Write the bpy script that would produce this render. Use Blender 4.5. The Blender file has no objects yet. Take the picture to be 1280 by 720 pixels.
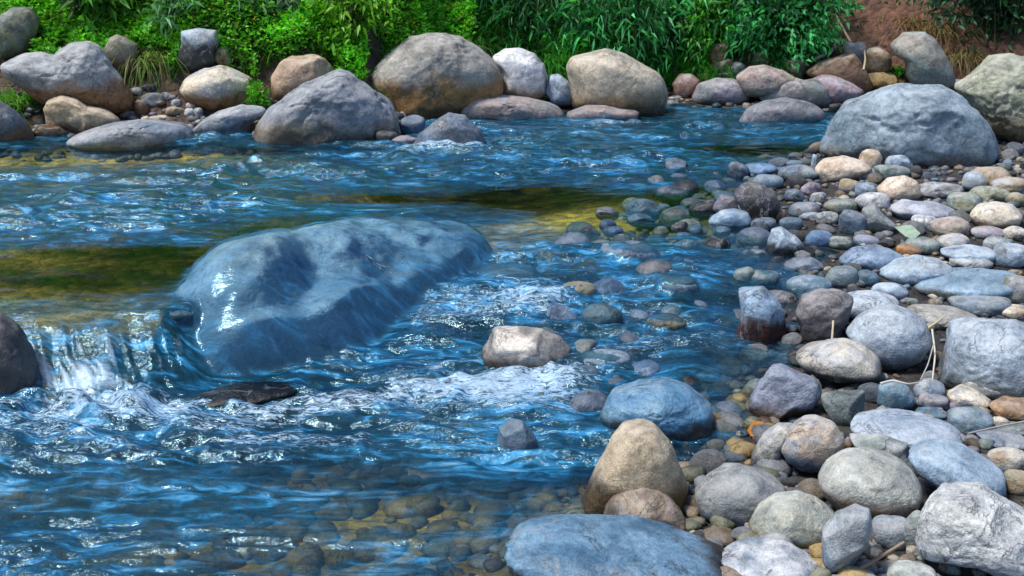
import bpy, bmesh, math, random
import numpy as np
from mathutils import Vector, noise as mnoise
from mathutils.bvhtree import BVHTree

random.seed(7)
rng = np.random.default_rng(11)
scene = bpy.context.scene
COL = scene.collection
R_ = math.radians

# ------------------------------------------------------------------ camera
PITCH, CAMH, FPX = R_(17), 1.6, 1400.0
cam_d = bpy.data.cameras.new("camera")
cam = bpy.data.objects.new("camera", cam_d)
COL.objects.link(cam)
cam.location = (0, 0, CAMH)
cam.rotation_euler = (R_(90) - PITCH, 0, 0)
cam_d.sensor_width = 36
cam_d.lens = FPX / 1280 * 36
cam_d.clip_end = 500
cam_d.dof.use_dof = True
cam_d.dof.focus_distance = 4.3
cam_d.dof.aperture_fstop = 9.0
scene.camera = cam
CP, SP = math.cos(PITCH), math.sin(PITCH)


def ray(px, py):
    dx = (px - 640) / FPX
    dy = (360 - py) / FPX
    return np.array([dx, CP + dy * SP, -SP + dy * CP])


def at(px, py, z):
    d = ray(px, py)
    t = (z - CAMH) / d[2]
    return np.array([d[0] * t, d[1] * t, z])


def proj(P):
    P = np.asarray(P)
    x, y, z = P[..., 0], P[..., 1], P[..., 2] - CAMH
    dep = y * CP - z * SP
    v = y * SP + z * CP
    return 640 + FPX * x / dep, 360 - FPX * v / dep


# ------------------------------------------------------------------ noise
def _hash(ix, iy, iz):
    h = (ix.astype(np.uint32) * np.uint32(374761393) + iy.astype(np.uint32) * np.uint32(668265263)
         + iz.astype(np.uint32) * np.uint32(2147483647))
    h = (h ^ (h >> np.uint32(13))) * np.uint32(1274126177)
    h = h ^ (h >> np.uint32(16))
    return (h & np.uint32(0xFFFFFF)).astype(np.float64) / 0xFFFFFF


def vn(x, y, z=0.0):
    """value noise in -1..1"""
    x = np.asarray(x, float); y = np.asarray(y, float)
    z = np.zeros_like(x) + z
    fx, fy, fz = np.floor(x), np.floor(y), np.floor(z)
    ix, iy, iz = fx.astype(np.int64), fy.astype(np.int64), fz.astype(np.int64)
    tx, ty, tz = x - fx, y - fy, z - fz
    s = lambda t: t * t * t * (t * (t * 6 - 15) + 10)
    tx, ty, tz = s(tx), s(ty), s(tz)
    out = 0
    for dx in (0, 1):
        wx = tx if dx else 1 - tx
        for dy in (0, 1):
            wy = ty if dy else 1 - ty
            for dz in (0, 1):
                wz = tz if dz else 1 - tz
                out = out + _hash(ix + dx, iy + dy, iz + dz) * wx * wy * wz
    return out * 2 - 1


def fbm(x, y, z=0.0, o=4):
    a, f, s, n = 1.0, 1.0, 0.0, 0.0
    for i in range(o):
        s = s + a * vn(np.asarray(x) * f + 17.3 * i, np.asarray(y) * f + 5.1 * i, np.asarray(z) * f + 3.7 * i)
        n += a
        a *= .5
        f *= 2.03
    return s / n


def sstep(a, b, v):
    t = np.clip((v - a) / (b - a), 0, 1)
    return t * t * (3 - 2 * t)


# ------------------------------------------------------------------ lie of the land
ZU = 0.22
CX = [-3, -2, -1.36, -1.15, -.79, .24, 1.1, 3]
CY = [4.15, 4.14, 4.1, 4.5, 5.3, 5.5, 5.6, 5.6]
LX = [-3, -1.9, -1.3, -.57, .16, .69, 1.1, 3]
LY = [3.52, 3.62, 3.68, 3.85, 3.4, 3.4, 3.5, 3.5]
SHY = [1, 2.54, 2.79, 3.18, 3.41, 3.63, 4.03, 4.39, 4.93, 5.4, 6.02, 7.04, 7.93, 8.5, 9.0, 12]
SHX = [-.3, 0.0, .27, .55, .69, .81, 1.06, 1.09, 1.32, 1.39, 1.28, 1.5, 2.22, 3.0, 3.6, 6]
BX = [-8, -4.3, -3, -1.2, -.6, .4, 1.5, 2.4, 3, 5, 8]
BY = [8.25, 8.25, 8.25, 8.45, 9.5, 9.6, 10.2, 9.7, 9.7, 9.2, 9]


def water0(x, y):
    yc = np.interp(x, CX, CY)
    yl = np.interp(x, LX, LY)
    wob = .07 * vn(x * 3.1, x * 0 + 2.0, 1.0) + .03 * vn(x * 9.0, x * 0 + 5.0, 1.0)
    yc = yc + wob
    yl = yl + wob * .6
    return ZU * sstep(yl, yc, y)


def d_bar(x, y): return x - np.interp(y, SHY, SHX)
def d_bank(x, y): return y - np.interp(x, BX, BY)


def terrain(x, y):
    x = np.asarray(x, float); y = np.asarray(y, float)
    w = water0(x, y)
    shallow = np.exp(-(((x - .4) / .8) ** 2 + ((y - 4.4) / 1.1) ** 2))
    dmax = .34 - .22 * shallow - .14 * np.exp(-(((x + .2) / .7) ** 2 + ((y - 2.7) / .6) ** 2))

    def bed(d): return -np.minimum(dmax, .02 + .16 * np.maximum(-d, 0))
    a, b = d_bar(x, y), d_bank(x, y)
    dp = np.maximum(a, 0)
    fa = np.where(a > 0, .07 * dp / (1 + .25 * dp), bed(a))
    bp = np.maximum(b, 0)
    hb = .14 * bp + .75 * np.maximum(bp - .55, 0)
    hb = 5.0 * np.tanh(hb / 5.0)
    fb = np.where(b > 0, hb, bed(b))
    z = w + np.maximum(fa, fb)
    z = z + .03 * fbm(x * 2.5, y * 2.5, 3.0, 3) * np.clip(.3 + bp, 0, 1)
    z = z + .22 * vn(x * .9, y * .9, 8.0) * sstep(.8, 2.2, bp)
    return z


def level(x, y): return np.maximum(terrain(x, y), water0(x, y))


def hit(px, py, lift=0.0):
    d = ray(px, py)
    t = np.arange(1.2, 26, .01)
    X, Y, Z = d[0] * t, d[1] * t, CAMH + d[2] * t
    L = level(X, Y) + lift
    k = np.argmax(Z < L) if np.any(Z < L) else len(t) - 1
    return np.array([X[k], Y[k], L[k]])


# ------------------------------------------------------------------ material helpers
def newmat(name):
    m = bpy.data.materials.new(name)
    m.use_nodes = True
    nt = m.node_tree
    nt.nodes.clear()
    return m, nt.nodes, nt.links


def N(nodes, typ, **kw):
    n = nodes.new(typ)
    for k, v in kw.items():
        if k.startswith('i_'):
            n.inputs[k[2:].replace('_', ' ')].default_value = v
        else:
            setattr(n, k, v)
    return n


def ramp(nodes, stops):
    r = nodes.new('ShaderNodeValToRGB')
    e = r.color_ramp.elements
    while len(e) < len(stops): e.new(.5)
    for el, (p, c) in zip(e, stops):
        el.position = p
        el.color = (*c, 1) if len(c) == 3 else c
    return r


def math_(nodes, links, op, a, b=None, clamp=False):
    n = nodes.new('ShaderNodeMath'); n.operation = op; n.use_clamp = clamp
    for i, v in enumerate((a, b)):
        if v is None: continue
        if isinstance(v, (int, float)): n.inputs[i].default_value = v
        else: links.new(v, n.inputs[i])
    return n.outputs[0]


def mixrgb(nodes, links, typ, fac, a, b):
    n = nodes.new('ShaderNodeMix'); n.data_type = 'RGBA'; n.blend_type = typ
    n.clamp_factor = True
    for sock, v in ((n.inputs[0], fac), (n.inputs[6], a), (n.inputs[7], b)):
        if isinstance(v, (int, float)): sock.default_value = v
        elif isinstance(v, tuple): sock.default_value = (*v, 1)
        else: links.new(v, sock)
    return n.outputs[2]


def noise(nodes, links, vec, scale, detail=4, rough=.55, dist=0.0):
    n = N(nodes, 'ShaderNodeTexNoise')
    n.inputs['Scale'].default_value = scale
    n.inputs['Detail'].default_value = detail
    n.inputs['Roughness'].default_value = rough
    n.inputs['Distortion'].default_value = dist
    links.new(vec, n.inputs['Vector'])
    return n.outputs['Fac']


# --- rock
def rock_material():
    m, n, l = newmat('river_rock')
    out = N(n, 'ShaderNodeOutputMaterial')
    p = N(n, 'ShaderNodeBsdfPrincipled')
    l.new(p.outputs[0], out.inputs[0])
    tc = N(n, 'ShaderNodeTexCoord')
    oi = N(n, 'ShaderNodeObjectInfo')
    add = N(n, 'ShaderNodeVectorMath', operation='ADD')
    sc = N(n, 'ShaderNodeVectorMath', operation='SCALE')
    comb = N(n, 'ShaderNodeCombineXYZ')
    for i in range(3): l.new(oi.outputs['Random'], comb.inputs[i])
    l.new(comb.outputs[0], sc.inputs[0]); sc.inputs['Scale'].default_value = 37
    l.new(tc.outputs['Object'], add.inputs[0]); l.new(sc.outputs[0], add.inputs[1])
    v = add.outputs[0]
    col = N(n, 'ShaderNodeAttribute', attribute_name='Col')
    wet = N(n, 'ShaderNodeAttribute', attribute_name='wet')
    n1 = noise(n, l, v, 9, 6, .62, .6)
    n2 = noise(n, l, v, 46, 5, .65)
    n3 = noise(n, l, v, 190, 3, .6)
    r1 = ramp(n, [(.30, (.55, .55, .56)), (.52, (1, 1, 1)), (.72, (1.35, 1.34, 1.32))]); l.new(n1, r1.inputs[0])
    c = mixrgb(n, l, 'MULTIPLY', .85, col.outputs['Color'], r1.outputs[0])
    r2 = ramp(n, [(.32, (.5, .5, .52)), (.5, (1, 1, 1)), (.68, (1.4, 1.4, 1.4))]); l.new(n2, r2.inputs[0])
    c = mixrgb(n, l, 'MULTIPLY', .6, c, r2.outputs[0])
    r3 = ramp(n, [(.36, (.55, .55, .55)), (.5, (1, 1, 1)), (.66, (1.4, 1.4, 1.4))]); l.new(n3, r3.inputs[0])
    c = mixrgb(n, l, 'MULTIPLY', .55, c, r3.outputs[0])
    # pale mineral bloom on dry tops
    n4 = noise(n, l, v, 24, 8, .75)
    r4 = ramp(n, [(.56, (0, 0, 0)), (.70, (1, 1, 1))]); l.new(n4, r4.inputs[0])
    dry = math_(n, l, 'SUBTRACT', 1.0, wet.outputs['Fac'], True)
    # thin pale veins and dark hairline cracks
    nv = noise(n, l, v, 3.0, 5, .55, 1.4)
    rv = ramp(n, [(.485, (0, 0, 0)), (.499, (1, 1, 1)), (.503, (1, 1, 1)), (.515, (0, 0, 0))]); l.new(nv, rv.inputs[0])
    gate = ramp(n, [(.55, (0, 0, 0)), (.62, (1, 1, 1))]); l.new(noise(n, l, v, 2.2, 2), gate.inputs[0])
    c = mixrgb(n, l, 'MIX', math_(n, l, 'MULTIPLY', math_(n, l, 'MULTIPLY', rv.outputs[0], gate.outputs[0]), .5), c, (.55, .55, .54))
    nk = noise(n, l, v, 4.3, 6, .6, 2.0)
    rk = ramp(n, [(.488, (0, 0, 0)), (.5, (1, 1, 1)), (.512, (0, 0, 0))]); l.new(nk, rk.inputs[0])
    gk = ramp(n, [(.52, (0, 0, 0)), (.6, (1, 1, 1))]); l.new(noise(n, l, v, 3.1, 2), gk.inputs[0])
    crack = math_(n, l, 'MULTIPLY', rk.outputs[0], gk.outputs[0])
    c = mixrgb(n, l, 'MULTIPLY', math_(n, l, 'MULTIPLY', crack, .75), c, (.25, .23, .22))
    # lightens upward-facing surfaces: light from above painted into the colour
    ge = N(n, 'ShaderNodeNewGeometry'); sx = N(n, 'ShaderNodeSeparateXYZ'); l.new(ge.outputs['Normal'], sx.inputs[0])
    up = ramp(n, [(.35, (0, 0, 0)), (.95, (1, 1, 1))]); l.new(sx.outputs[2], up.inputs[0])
    top_lit = ramp(n, [(.38, (0, 0, 0)), (.62, (1, 1, 1))]); l.new(n1, top_lit.inputs[0])
    fs_ = math_(n, l, 'MULTIPLY', math_(n, l, 'MULTIPLY', up.outputs[0], top_lit.outputs[0]), math_(n, l, 'MULTIPLY', dry, .34))
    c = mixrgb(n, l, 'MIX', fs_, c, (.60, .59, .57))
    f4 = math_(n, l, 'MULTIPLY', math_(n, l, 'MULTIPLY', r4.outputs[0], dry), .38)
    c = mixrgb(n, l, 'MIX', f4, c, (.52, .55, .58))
    wetc = mixrgb(n, l, 'MULTIPLY', 1.0, c, (.42, .43, .46))
    c = mixrgb(n, l, 'MIX', wet.outputs['Fac'], c, wetc)
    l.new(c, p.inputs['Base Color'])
    ro = math_(n, l, 'MULTIPLY_ADD', wet.outputs['Fac'], -.38); ro.node.inputs[2].default_value = .60
    rn = math_(n, l, 'MULTIPLY_ADD', n2, .25); rn.node.inputs[2].default_value = -.10
    l.new(math_(n, l, 'ADD', ro, rn, True), p.inputs['Roughness'])
    p.inputs['Specular IOR Level'].default_value = .42
    h = math_(n, l, 'ADD', math_(n, l, 'MULTIPLY', n1, .9), math_(n, l, 'ADD', math_(n, l, 'MULTIPLY', n2, .35), math_(n, l, 'MULTIPLY', n3, .12)))
    h = math_(n, l, 'SUBTRACT', h, math_(n, l, 'MULTIPLY', crack, .25))
    b = N(n, 'ShaderNodeBump'); b.inputs['Strength'].default_value = .75; b.inputs['Distance'].default_value = .022
    l.new(h, b.inputs['Height'])
    l.new(b.outputs[0], p.inputs['Normal'])
    return m


def ground_material():
    m, n, l = newmat('ground_soil')
    out = N(n, 'ShaderNodeOutputMaterial')
    p = N(n, 'ShaderNodeBsdfPrincipled'); l.new(p.outputs[0], out.inputs[0])
    tc = N(n, 'ShaderNodeTexCoord'); v = tc.outputs['Object']
    col = N(n, 'ShaderNodeAttribute', attribute_name='Col')
    vo = N(n, 'ShaderNodeTexVoronoi'); vo.inputs['Scale'].default_value = 16; l.new(v, vo.inputs['Vector'])
    vo2 = N(n, 'ShaderNodeTexVoronoi'); vo2.inputs['Scale'].default_value = 45; l.new(v, vo2.inputs['Vector'])
    hsv = N(n, 'ShaderNodeSeparateColor'); l.new(vo.outputs['Color'], hsv.inputs[0])
    rr = ramp(n, [(0, (.5, .5, .5)), (1, (1.7, 1.6, 1.5))]); l.new(hsv.outputs[0], rr.inputs[0])
    c = mixrgb(n, l, 'MULTIPLY', .8, col.outputs['Color'], rr.outputs[0])
    n1 = noise(n, l, v, 14, 6, .65)
    r1 = ramp(n, [(.3, (.4, .4, .4)), (.7, (1.5, 1.5, 1.5))]); l.new(n1, r1.inputs[0])
    c = mixrgb(n, l, 'MULTIPLY', .8, c, r1.outputs[0])
    l.new(c, p.inputs['Base Color'])
    p.inputs['Roughness'].default_value = .75
    h = math_(n, l, 'ADD', math_(n, l, 'MULTIPLY', vo.outputs['Distance'], -1.0), math_(n, l, 'ADD', math_(n, l, 'MULTIPLY', vo2.outputs['Distance'], -.35), n1))
    b = N(n, 'ShaderNodeBump'); b.inputs['Strength'].default_value = .8; b.inputs['Distance'].default_value = .04
    l.new(h, b.inputs['Height']); l.new(b.outputs[0], p.inputs['Normal'])
    return m


def leaf_material(name, gloss=.35, trans=.35):
    m, n, l = newmat(name)
    out = N(n, 'ShaderNodeOutputMaterial')
    p = N(n, 'ShaderNodeBsdfPrincipled')
    t = N(n, 'ShaderNodeBsdfTranslucent')
    mx = N(n, 'ShaderNodeMixShader'); mx.inputs[0].default_value = trans
    col = N(n, 'ShaderNodeAttribute', attribute_name='Col')
    tc = N(n, 'ShaderNodeTexCoord')
    n1 = noise(n, l, tc.outputs['Object'], 30, 3)
    r = ramp(n, [(.3, (.7, .7, .7)), (.7, (1.3, 1.3, 1.3))]); l.new(n1, r.inputs[0])
    c = mixrgb(n, l, 'MULTIPLY', .6, col.outputs['Color'], r.outputs[0])
    l.new(c, p.inputs['Base Color'])
    l.new(mixrgb(n, l, 'MULTIPLY', 1.0, c, (1.2, 1.3, .5)), t.inputs['Color'])
    p.inputs['Roughness'].default_value = .45
    p.inputs['Specular IOR Level'].default_value = gloss
    l.new(p.outputs[0], mx.inputs[1]); l.new(t.outputs[0], mx.inputs[2]); l.new(mx.outputs[0], out.inputs[0])
    return m


def water_material():
    m, n, l = newmat('river_water')
    out = N(n, 'ShaderNodeOutputMaterial')
    tc = N(n, 'ShaderNodeTexCoord')
    mp = N(n, 'ShaderNodeMapping'); l.new(tc.outputs['Object'], mp.inputs['Vector'])
    mp.inputs['Scale'].default_value = (1, 2.1, 1)
    v = mp.outputs[0]
    clear = N(n, 'ShaderNodeAttribute', attribute_name='clear').outputs['Fac']
    foam_and_highlight = N(n, 'ShaderNodeAttribute', attribute_name='foam_and_highlight').outputs['Fac']
    rough = N(n, 'ShaderNodeAttribute', attribute_name='chop').outputs['Fac']
    # ripples
    a = noise(n, l, v, 9, 4, .6, .8)
    b_ = noise(n, l, v, 30, 4, .6, 1.0)
    h = math_(n, l, 'ADD', math_(n, l, 'MULTIPLY', a, 1.0), math_(n, l, 'MULTIPLY', b_, .30))
    bp = N(n, 'ShaderNodeBump'); bp.inputs['Distance'].default_value = .05
    l.new(math_(n, l, 'MULTIPLY_ADD', rough, .62, True), bp.inputs['Strength'])
    bp.inputs['Strength'].links[0].from_node.inputs[2].default_value = -.06
    l.new(h, bp.inputs['Height'])
    nr = bp.outputs[0]
    # body: clear water over the bed, or milky blue with sky-reflection streaks painted into the diffuse
    tr = N(n, 'ShaderNodeBsdfTransparent'); tr.inputs[0].default_value = (.82, .92, .86, 1)
    df = N(n, 'ShaderNodeBsdfDiffuse'); l.new(nr, df.inputs['Normal'])
    mp2 = N(n, 'ShaderNodeMapping'); l.new(tc.outputs['Object'], mp2.inputs['Vector'])
    mp2.inputs['Scale'].default_value = (1, 2.9, 1); mp2.inputs['Rotation'].default_value = (0, 0, .12)
    v2 = mp2.outputs[0]
    n2 = math_(n, l, 'ADD', math_(n, l, 'MULTIPLY', noise(n, l, v2, 6.5, 5, .62, .9), .7), math_(n, l, 'MULTIPLY', noise(n, l, v2, 1.3, 3, .5, .3), .3))
    r2 = ramp(n, [(.42, (.003, .022, .027)), (.50, (.006, .055, .085)), (.55, (.013, .145, .29)), (.61, (.06, .36, .68)), (.70, (.35, .58, .78))]); l.new(n2, r2.inputs[0])
    skin = N(n, 'ShaderNodeAttribute', attribute_name='skin').outputs['Fac']
    l.new(mixrgb(n, l, 'MIX', math_(n, l, 'MULTIPLY', skin, .38), r2.outputs[0], (.10, .27, .46)), df.inputs[0])  # paler blue painted in as fill light over the draped rocks
    n3 = noise(n, l, v, 6, 4, .6, .5)
    cl = math_(n, l, 'ADD', clear, math_(n, l, 'MULTIPLY', math_(n, l, 'SUBTRACT', n3, .5), .9), True)
    body = N(n, 'ShaderNodeMixShader')
    l.new(cl, body.inputs[0]); l.new(df.outputs[0], body.inputs[1]); l.new(tr.outputs[0], body.inputs[2])
    # reflection
    gl = N(n, 'ShaderNodeBsdfGlossy'); gl.inputs['Roughness'].default_value = .11
    gl.inputs['Color'].default_value = (.50, .80, 1, 1)
    l.new(nr, gl.inputs['Normal'])
    gr = math_(n, l, 'MULTIPLY_ADD', skin, .08); gr.node.inputs[2].default_value = .10
    l.new(gr, gl.inputs['Roughness'])
    fr = N(n, 'ShaderNodeFresnel'); fr.inputs['IOR'].default_value = 1.34; l.new(nr, fr.inputs['Normal'])
    gain = math_(n, l, 'MULTIPLY_ADD', rough, 2.5); gain.node.inputs[2].default_value = .45
    ff = math_(n, l, 'MULTIPLY_ADD', fr.outputs[0], gain); ff.node.inputs[2].default_value = .02; ff.node.use_clamp = True
    ws = N(n, 'ShaderNodeMixShader')
    l.new(ff, ws.inputs[0]); l.new(body.outputs[0], ws.inputs[1]); l.new(gl.outputs[0], ws.inputs[2])
    # foam
    fm = N(n, 'ShaderNodeBsdfPrincipled'); fm.inputs['Base Color'].default_value = (.46, .63, .80, 1)
    fm.inputs['Roughness'].default_value = .35
    l.new(nr, fm.inputs['Normal'])
    n5 = noise(n, l, v2, 30, 6, .72, 1.0)
    flow = N(n, 'ShaderNodeAttribute', attribute_name='flow').outputs['Fac']
    na = math_(n, l, 'MULTIPLY_ADD', flow, -1.35); na.node.inputs[2].default_value = 1.75
    f5 = math_(n, l, 'ADD', foam_and_highlight, math_(n, l, 'MULTIPLY', math_(n, l, 'SUBTRACT', n5, .5), na))
    mr = N(n, 'ShaderNodeMapRange'); mr.inputs[1].default_value = .55; mr.inputs[2].default_value = .84
    mr.interpolation_type = 'SMOOTHSTEP'
    l.new(f5, mr.inputs[0])
    fs = N(n, 'ShaderNodeMixShader')
    l.new(math_(n, l, 'MULTIPLY', mr.outputs[0], .85), fs.inputs[0]); l.new(ws.outputs[0], fs.inputs[1]); l.new(fm.outputs[0], fs.inputs[2])
    l.new(fs.outputs[0], out.inputs[0])
    return m


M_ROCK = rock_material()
M_GROUND = ground_material()
M_LEAF = leaf_material('leaf_green')
M_GRASS = leaf_material('grass_blade', .25, .3)
M_STEM = leaf_material('dry_stem', .2, .05)
M_WATER = water_material()


# ------------------------------------------------------------------ mesh helpers
def build(name, V, F, mat, parent=None, cols=None, attrs=None, loc=(0, 0, 0), smooth=True):
    V = np.asarray(V, np.float32).reshape(-1, 3)
    F = np.asarray(F, np.int32)
    me = bpy.data.meshes.new(name)
    k = F.shape[1]
    me.vertices.add(len(V)); me.vertices.foreach_set('co', V.ravel())
    me.loops.add(F.size); me.loops.foreach_set('vertex_index', F.ravel())
    me.polygons.add(len(F))
    me.polygons.foreach_set('loop_start', np.arange(0, F.size, k, dtype=np.int32))
    me.polygons.foreach_set('loop_total', np.full(len(F), k, np.int32))
    me.update(calc_edges=True)
    if smooth:
        me.polygons.foreach_set('use_smooth', np.ones(len(F), bool))
    if cols is not None:
        a = me.attributes.new('Col', 'FLOAT_COLOR', 'POINT')
        c = np.ones((len(V), 4), np.float32); c[:, :3] = cols
        a.data.foreach_set('color', c.ravel())
    for kx, vals in (attrs or {}).items():
        a = me.attributes.new(kx, 'FLOAT', 'POINT')
        a.data.foreach_set('value', np.asarray(vals, np.float32))
    me.materials.append(mat)
    o = bpy.data.objects.new(name, me)
    o.location = loc
    COL.objects.link(o)
    if parent is not None: o.parent = parent
    return o


def tag(o, label=None, cat=None, group=None, kind=None):
    if label: o['label'] = label
    if cat: o['category'] = cat
    if group: o['group'] = group
    if kind: o['kind'] = kind
    return o


def empty(name, loc):
    o = bpy.data.objects.new(name, None)
    o.empty_display_size = .05
    o.location = loc
    COL.objects.link(o)
    return o


_ico = {}
def ico(sub):
    if sub not in _ico:
        bm = bmesh.new()
        bmesh.ops.create_icosphere(bm, subdivisions=sub, radius=1)
        _ico[sub] = (np.array([v.co[:] for v in bm.verts]), np.array([[v.index for v in f.verts] for f in bm.faces]))
        bm.free()
    return _ico[sub]


# ------------------------------------------------------------------ rocks
C = dict(grey=(.25, .26, .28), lgrey=(.38, .39, .41), bluegrey=(.16, .22, .30), blue=(.09, .19, .34), paleblue=(.40, .50, .61),
         white=(.72, .72, .71), cream=(.70, .61, .48), peach=(.70, .54, .41), tan=(.38, .29, .19), brown=(.19, .11, .06), dark=(.035, .04, .048),
         pink=(.40, .30, .28), purple=(.22, .19, .25), mauve=(.33, .28, .34), olive=(.20, .20, .12), ggrey=(.22, .27, .25),
         teal=(.08, .19, .26), redbrown=(.13, .05, .035), ochre=(.38, .26, .09), orange=(.42, .18, .05), stainorange=(.28, .15, .07))
VIEW = {'A': (0, 0), 'B': (420, 0), 'C': (850, 0), 'D': (0, 240), 'E': (420, 240), 'F': (850, 180), 'G': (850, 380), 'H': (850, 540), 'I': (420, 480), 'P': None}
S = 1280 / 430
PLACED = []      # x, y, radius of what already lies there
DRAPED = []      # rocks under a skin of running water


def topx(view, pts):
    if VIEW[view] is None: return [(float(a), float(b)) for a, b in pts]
    ox, oy = VIEW[view]
    return [(ox + a / S, oy + b / S) for a, b in pts]


def ell(cx, cy, w, h, rot=0, seed=0):
    r = random.Random(seed)
    ph = [r.uniform(0, 6.28) for _ in range(3)]
    pts = []
    e = r.uniform(2.0, 2.9)
    for i in range(28):
        t = i / 28 * 2 * math.pi
        c, s = math.cos(t), math.sin(t)
        k = (abs(c) ** e + abs(s) ** e) ** (-1 / e)
        k *= 1 + .05 * math.sin(2 * t + ph[0]) + .05 * math.sin(3 * t + ph[1]) + .025 * math.sin(5 * t + ph[2])
        x, y = k * c * w / 2, k * s * h / 2
        pts.append((cx + x * math.cos(rot) - y * math.sin(rot), cy + x * math.sin(rot) + y * math.cos(rot)))
    return pts


def radial(pts, nphi=120):
    """outline -> centre, radius by angle (angle measured with y up)"""
    P = np.array(pts)
    c = np.array([(P[:, 0].min() + P[:, 0].max()) / 2, (P[:, 1].min() + P[:, 1].max()) / 2])
    Q = np.roll(P, -1, 0)
    R = np.zeros(nphi)
    for i in range(nphi):
        t = i / nphi * 2 * math.pi
        d = np.array([math.cos(t), -math.sin(t)])
        best = 0
        for a, b in zip(P - c, Q - c):
            e = b - a
            den = d[0] * e[1] - d[1] * e[0]
            if abs(den) < 1e-9: continue
            r = (a[0] * e[1] - a[1] * e[0]) / den
            s = (a[0] * d[1] - a[1] * d[0]) / den
            if r > 0 and -1e-6 <= s <= 1 + 1e-6: best = max(best, r)
        R[i] = best
    R[R < 1] = R.mean() * .3
    k = np.array([.15, .7, .15])
    R = k[0] * np.roll(R, 1) + k[1] * R + k[2] * np.roll(R, -1)
    return c, R


_seed = [100]
def rock(name, label, view, shp, ca, cb=None, cc=None, group=None, depth=.8, cuts=0, rough=1.0, lift=0.0, stain=.3, wet=None,
         sink=None, drape=None, cat=None, sub=None, dry=False, cd=(.72, .95), pw=None):
    _seed[0] += 1
    sd = _seed[0]
    if isinstance(shp, tuple) and isinstance(shp[0], (int, float)):
        shp = ell(*shp, seed=sd)
    pts = topx(view, shp)
    c, R = radial(pts)
    wpx, hpx = (max(p[0] for p in pts) - min(p[0] for p in pts)), (max(p[1] for p in pts) - min(p[1] for p in pts))
    ybot = c[1] + hpx / 2
    G = hit(c[0], min(ybot, 900), lift)
    inwater = water0(G[0], G[1]) > terrain(G[0], G[1]) - .01
    if sink is None: sink = 1.5 if inwater else 1.18
    d0 = G[1] * CP - (G[2] - CAMH) * SP
    a = wpx / 2 / FPX * d0
    b = a * depth
    D = G[1] + b * .75
    rc = ray(c[0], c[1])
    t = D / rc[1]
    ctr = np.array([rc[0] * t, D, CAMH + rc[2] * t])
    dep = ctr[1] * CP - (ctr[2] - CAMH) * SP
    s = dep / FPX
    big = wpx > 90
    if sub is None: sub = 6 if wpx > 140 else (5 if wpx > 45 else 4)
    B, F = ico(sub)
    d = B.copy()
    # superellipsoid in depth so the stone is not a plain ball
    r = random.Random(sd)
    e = pw or r.uniform(2.1, 2.8)
    rho = np.sqrt(d[:, 0] ** 2 + d[:, 2] ** 2)
    k = (rho ** e + np.abs(d[:, 1]) ** e) ** (-1 / e)
    q = d * k[:, None]
    # facets
    for _ in range(cuts):
        nrm = np.array([r.gauss(0, 1), r.gauss(-.35, .9), r.gauss(.25, .8)]); nrm /= np.linalg.norm(nrm)
        dd = r.uniform(*cd)
        over = q @ nrm - dd
        q = q - np.where(over > 0, over, 0)[:, None] * nrm * .93
    phi = np.arctan2(d[:, 2], d[:, 0]) % (2 * math.pi)
    Rp = np.interp(phi, np.arange(121) / 120 * 2 * math.pi, np.append(R, R[0]))
    Rm = R.mean()
    # blend towards the mean at the two poles of the depth axis
    wgt = np.clip(rho * 1.25, 0, 1)
    Rp = Rm + (Rp - Rm) * wgt
    off = sd * 3.17
    amp = .055 * rough
    nz = (fbm(d[:, 0] * 1.3 + off, d[:, 1] * 1.3, d[:, 2] * 1.3, 3) * amp * 1.2 + fbm(d[:, 0] * 4 + off, d[:, 1] * 4, d[:, 2] * 4, 3) * amp * .45
          + ((fbm(d[:, 0] * 11 + off, d[:, 1] * 11, d[:, 2] * 11, 3) * amp * .26 - amp * .55 * sstep(.09, .0, np.abs(fbm(d[:, 0] * 1.7 + off + 31, d[:, 1] * 1.7, d[:, 2] * 2.2, 4))) * sstep(-.1, .3, fbm(d[:, 0] * 1.5 + off, d[:, 1] * 1.5 + 7, d[:, 2] * 1.5, 2))) if big else 0))
    q = q * (1 + nz)[:, None]
    X = q[:, 0] * Rp * s
    Zl = q[:, 2] * Rp * s
    Zl = np.where(Zl < 0, Zl * sink, Zl)
    Y = q[:, 1] * b
    yaw = math.atan2(ctr[0], ctr[1])
    U = np.array([math.cos(yaw), -math.sin(yaw), 0]); W = np.array([math.sin(yaw), math.cos(yaw), 0])
    th = math.asin(np.clip((CAMH - ctr[2]) / np.linalg.norm(ctr - np.array([0, 0, CAMH])), -1, 1))
    kz = 1 / math.cos(th); ku = 1.0; sh = 0.0
    top_t = c[1] - hpx / 2
    for _ in range(5):
        P = ctr + X[:, None] * U * ku + Y[:, None] * W
        P[:, 2] += Zl * kz
        px, py = proj(P)
        ku *= np.clip(wpx / max(px.max() - px.min(), 1e-3), .8, 1.2)
        kz *= np.clip((c[1] - top_t) / max(c[1] - py.min(), hpx * .1), .6, 1.3)
    kz = max(kz, .12)
    P = ctr + X[:, None] * U * ku + Y[:, None] * W
    P[:, 2] += Zl * kz
    # colour
    hz = (P[:, 2] - G[2]) / max(P[:, 2].max() - G[2], .01)
    ca = np.array(C[ca] if isinstance(ca, str) else ca)
    cb = np.array(C[cb] if isinstance(cb, str) else (cb if cb is not None else ca * .72))
    m = sstep(-.25, .45, fbm(d[:, 0] * 1.8 + off, d[:, 1] * 1.8 + 9, d[:, 2] * 1.8, 4))[:, None]
    col = ca * (1 - m) + cb * m
    if cc is not None:
        cc = np.array(C[cc] if isinstance(cc, str) else cc)
        f = sstep(stain + .16, stain - .12, hz + .22 * fbm(d[:, 0] * 2.4 + off, d[:, 1] * 2.4, d[:, 2] * 2.4 + 4, 4))[:, None]
        col = col * (1 - f) + cc * f
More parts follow.
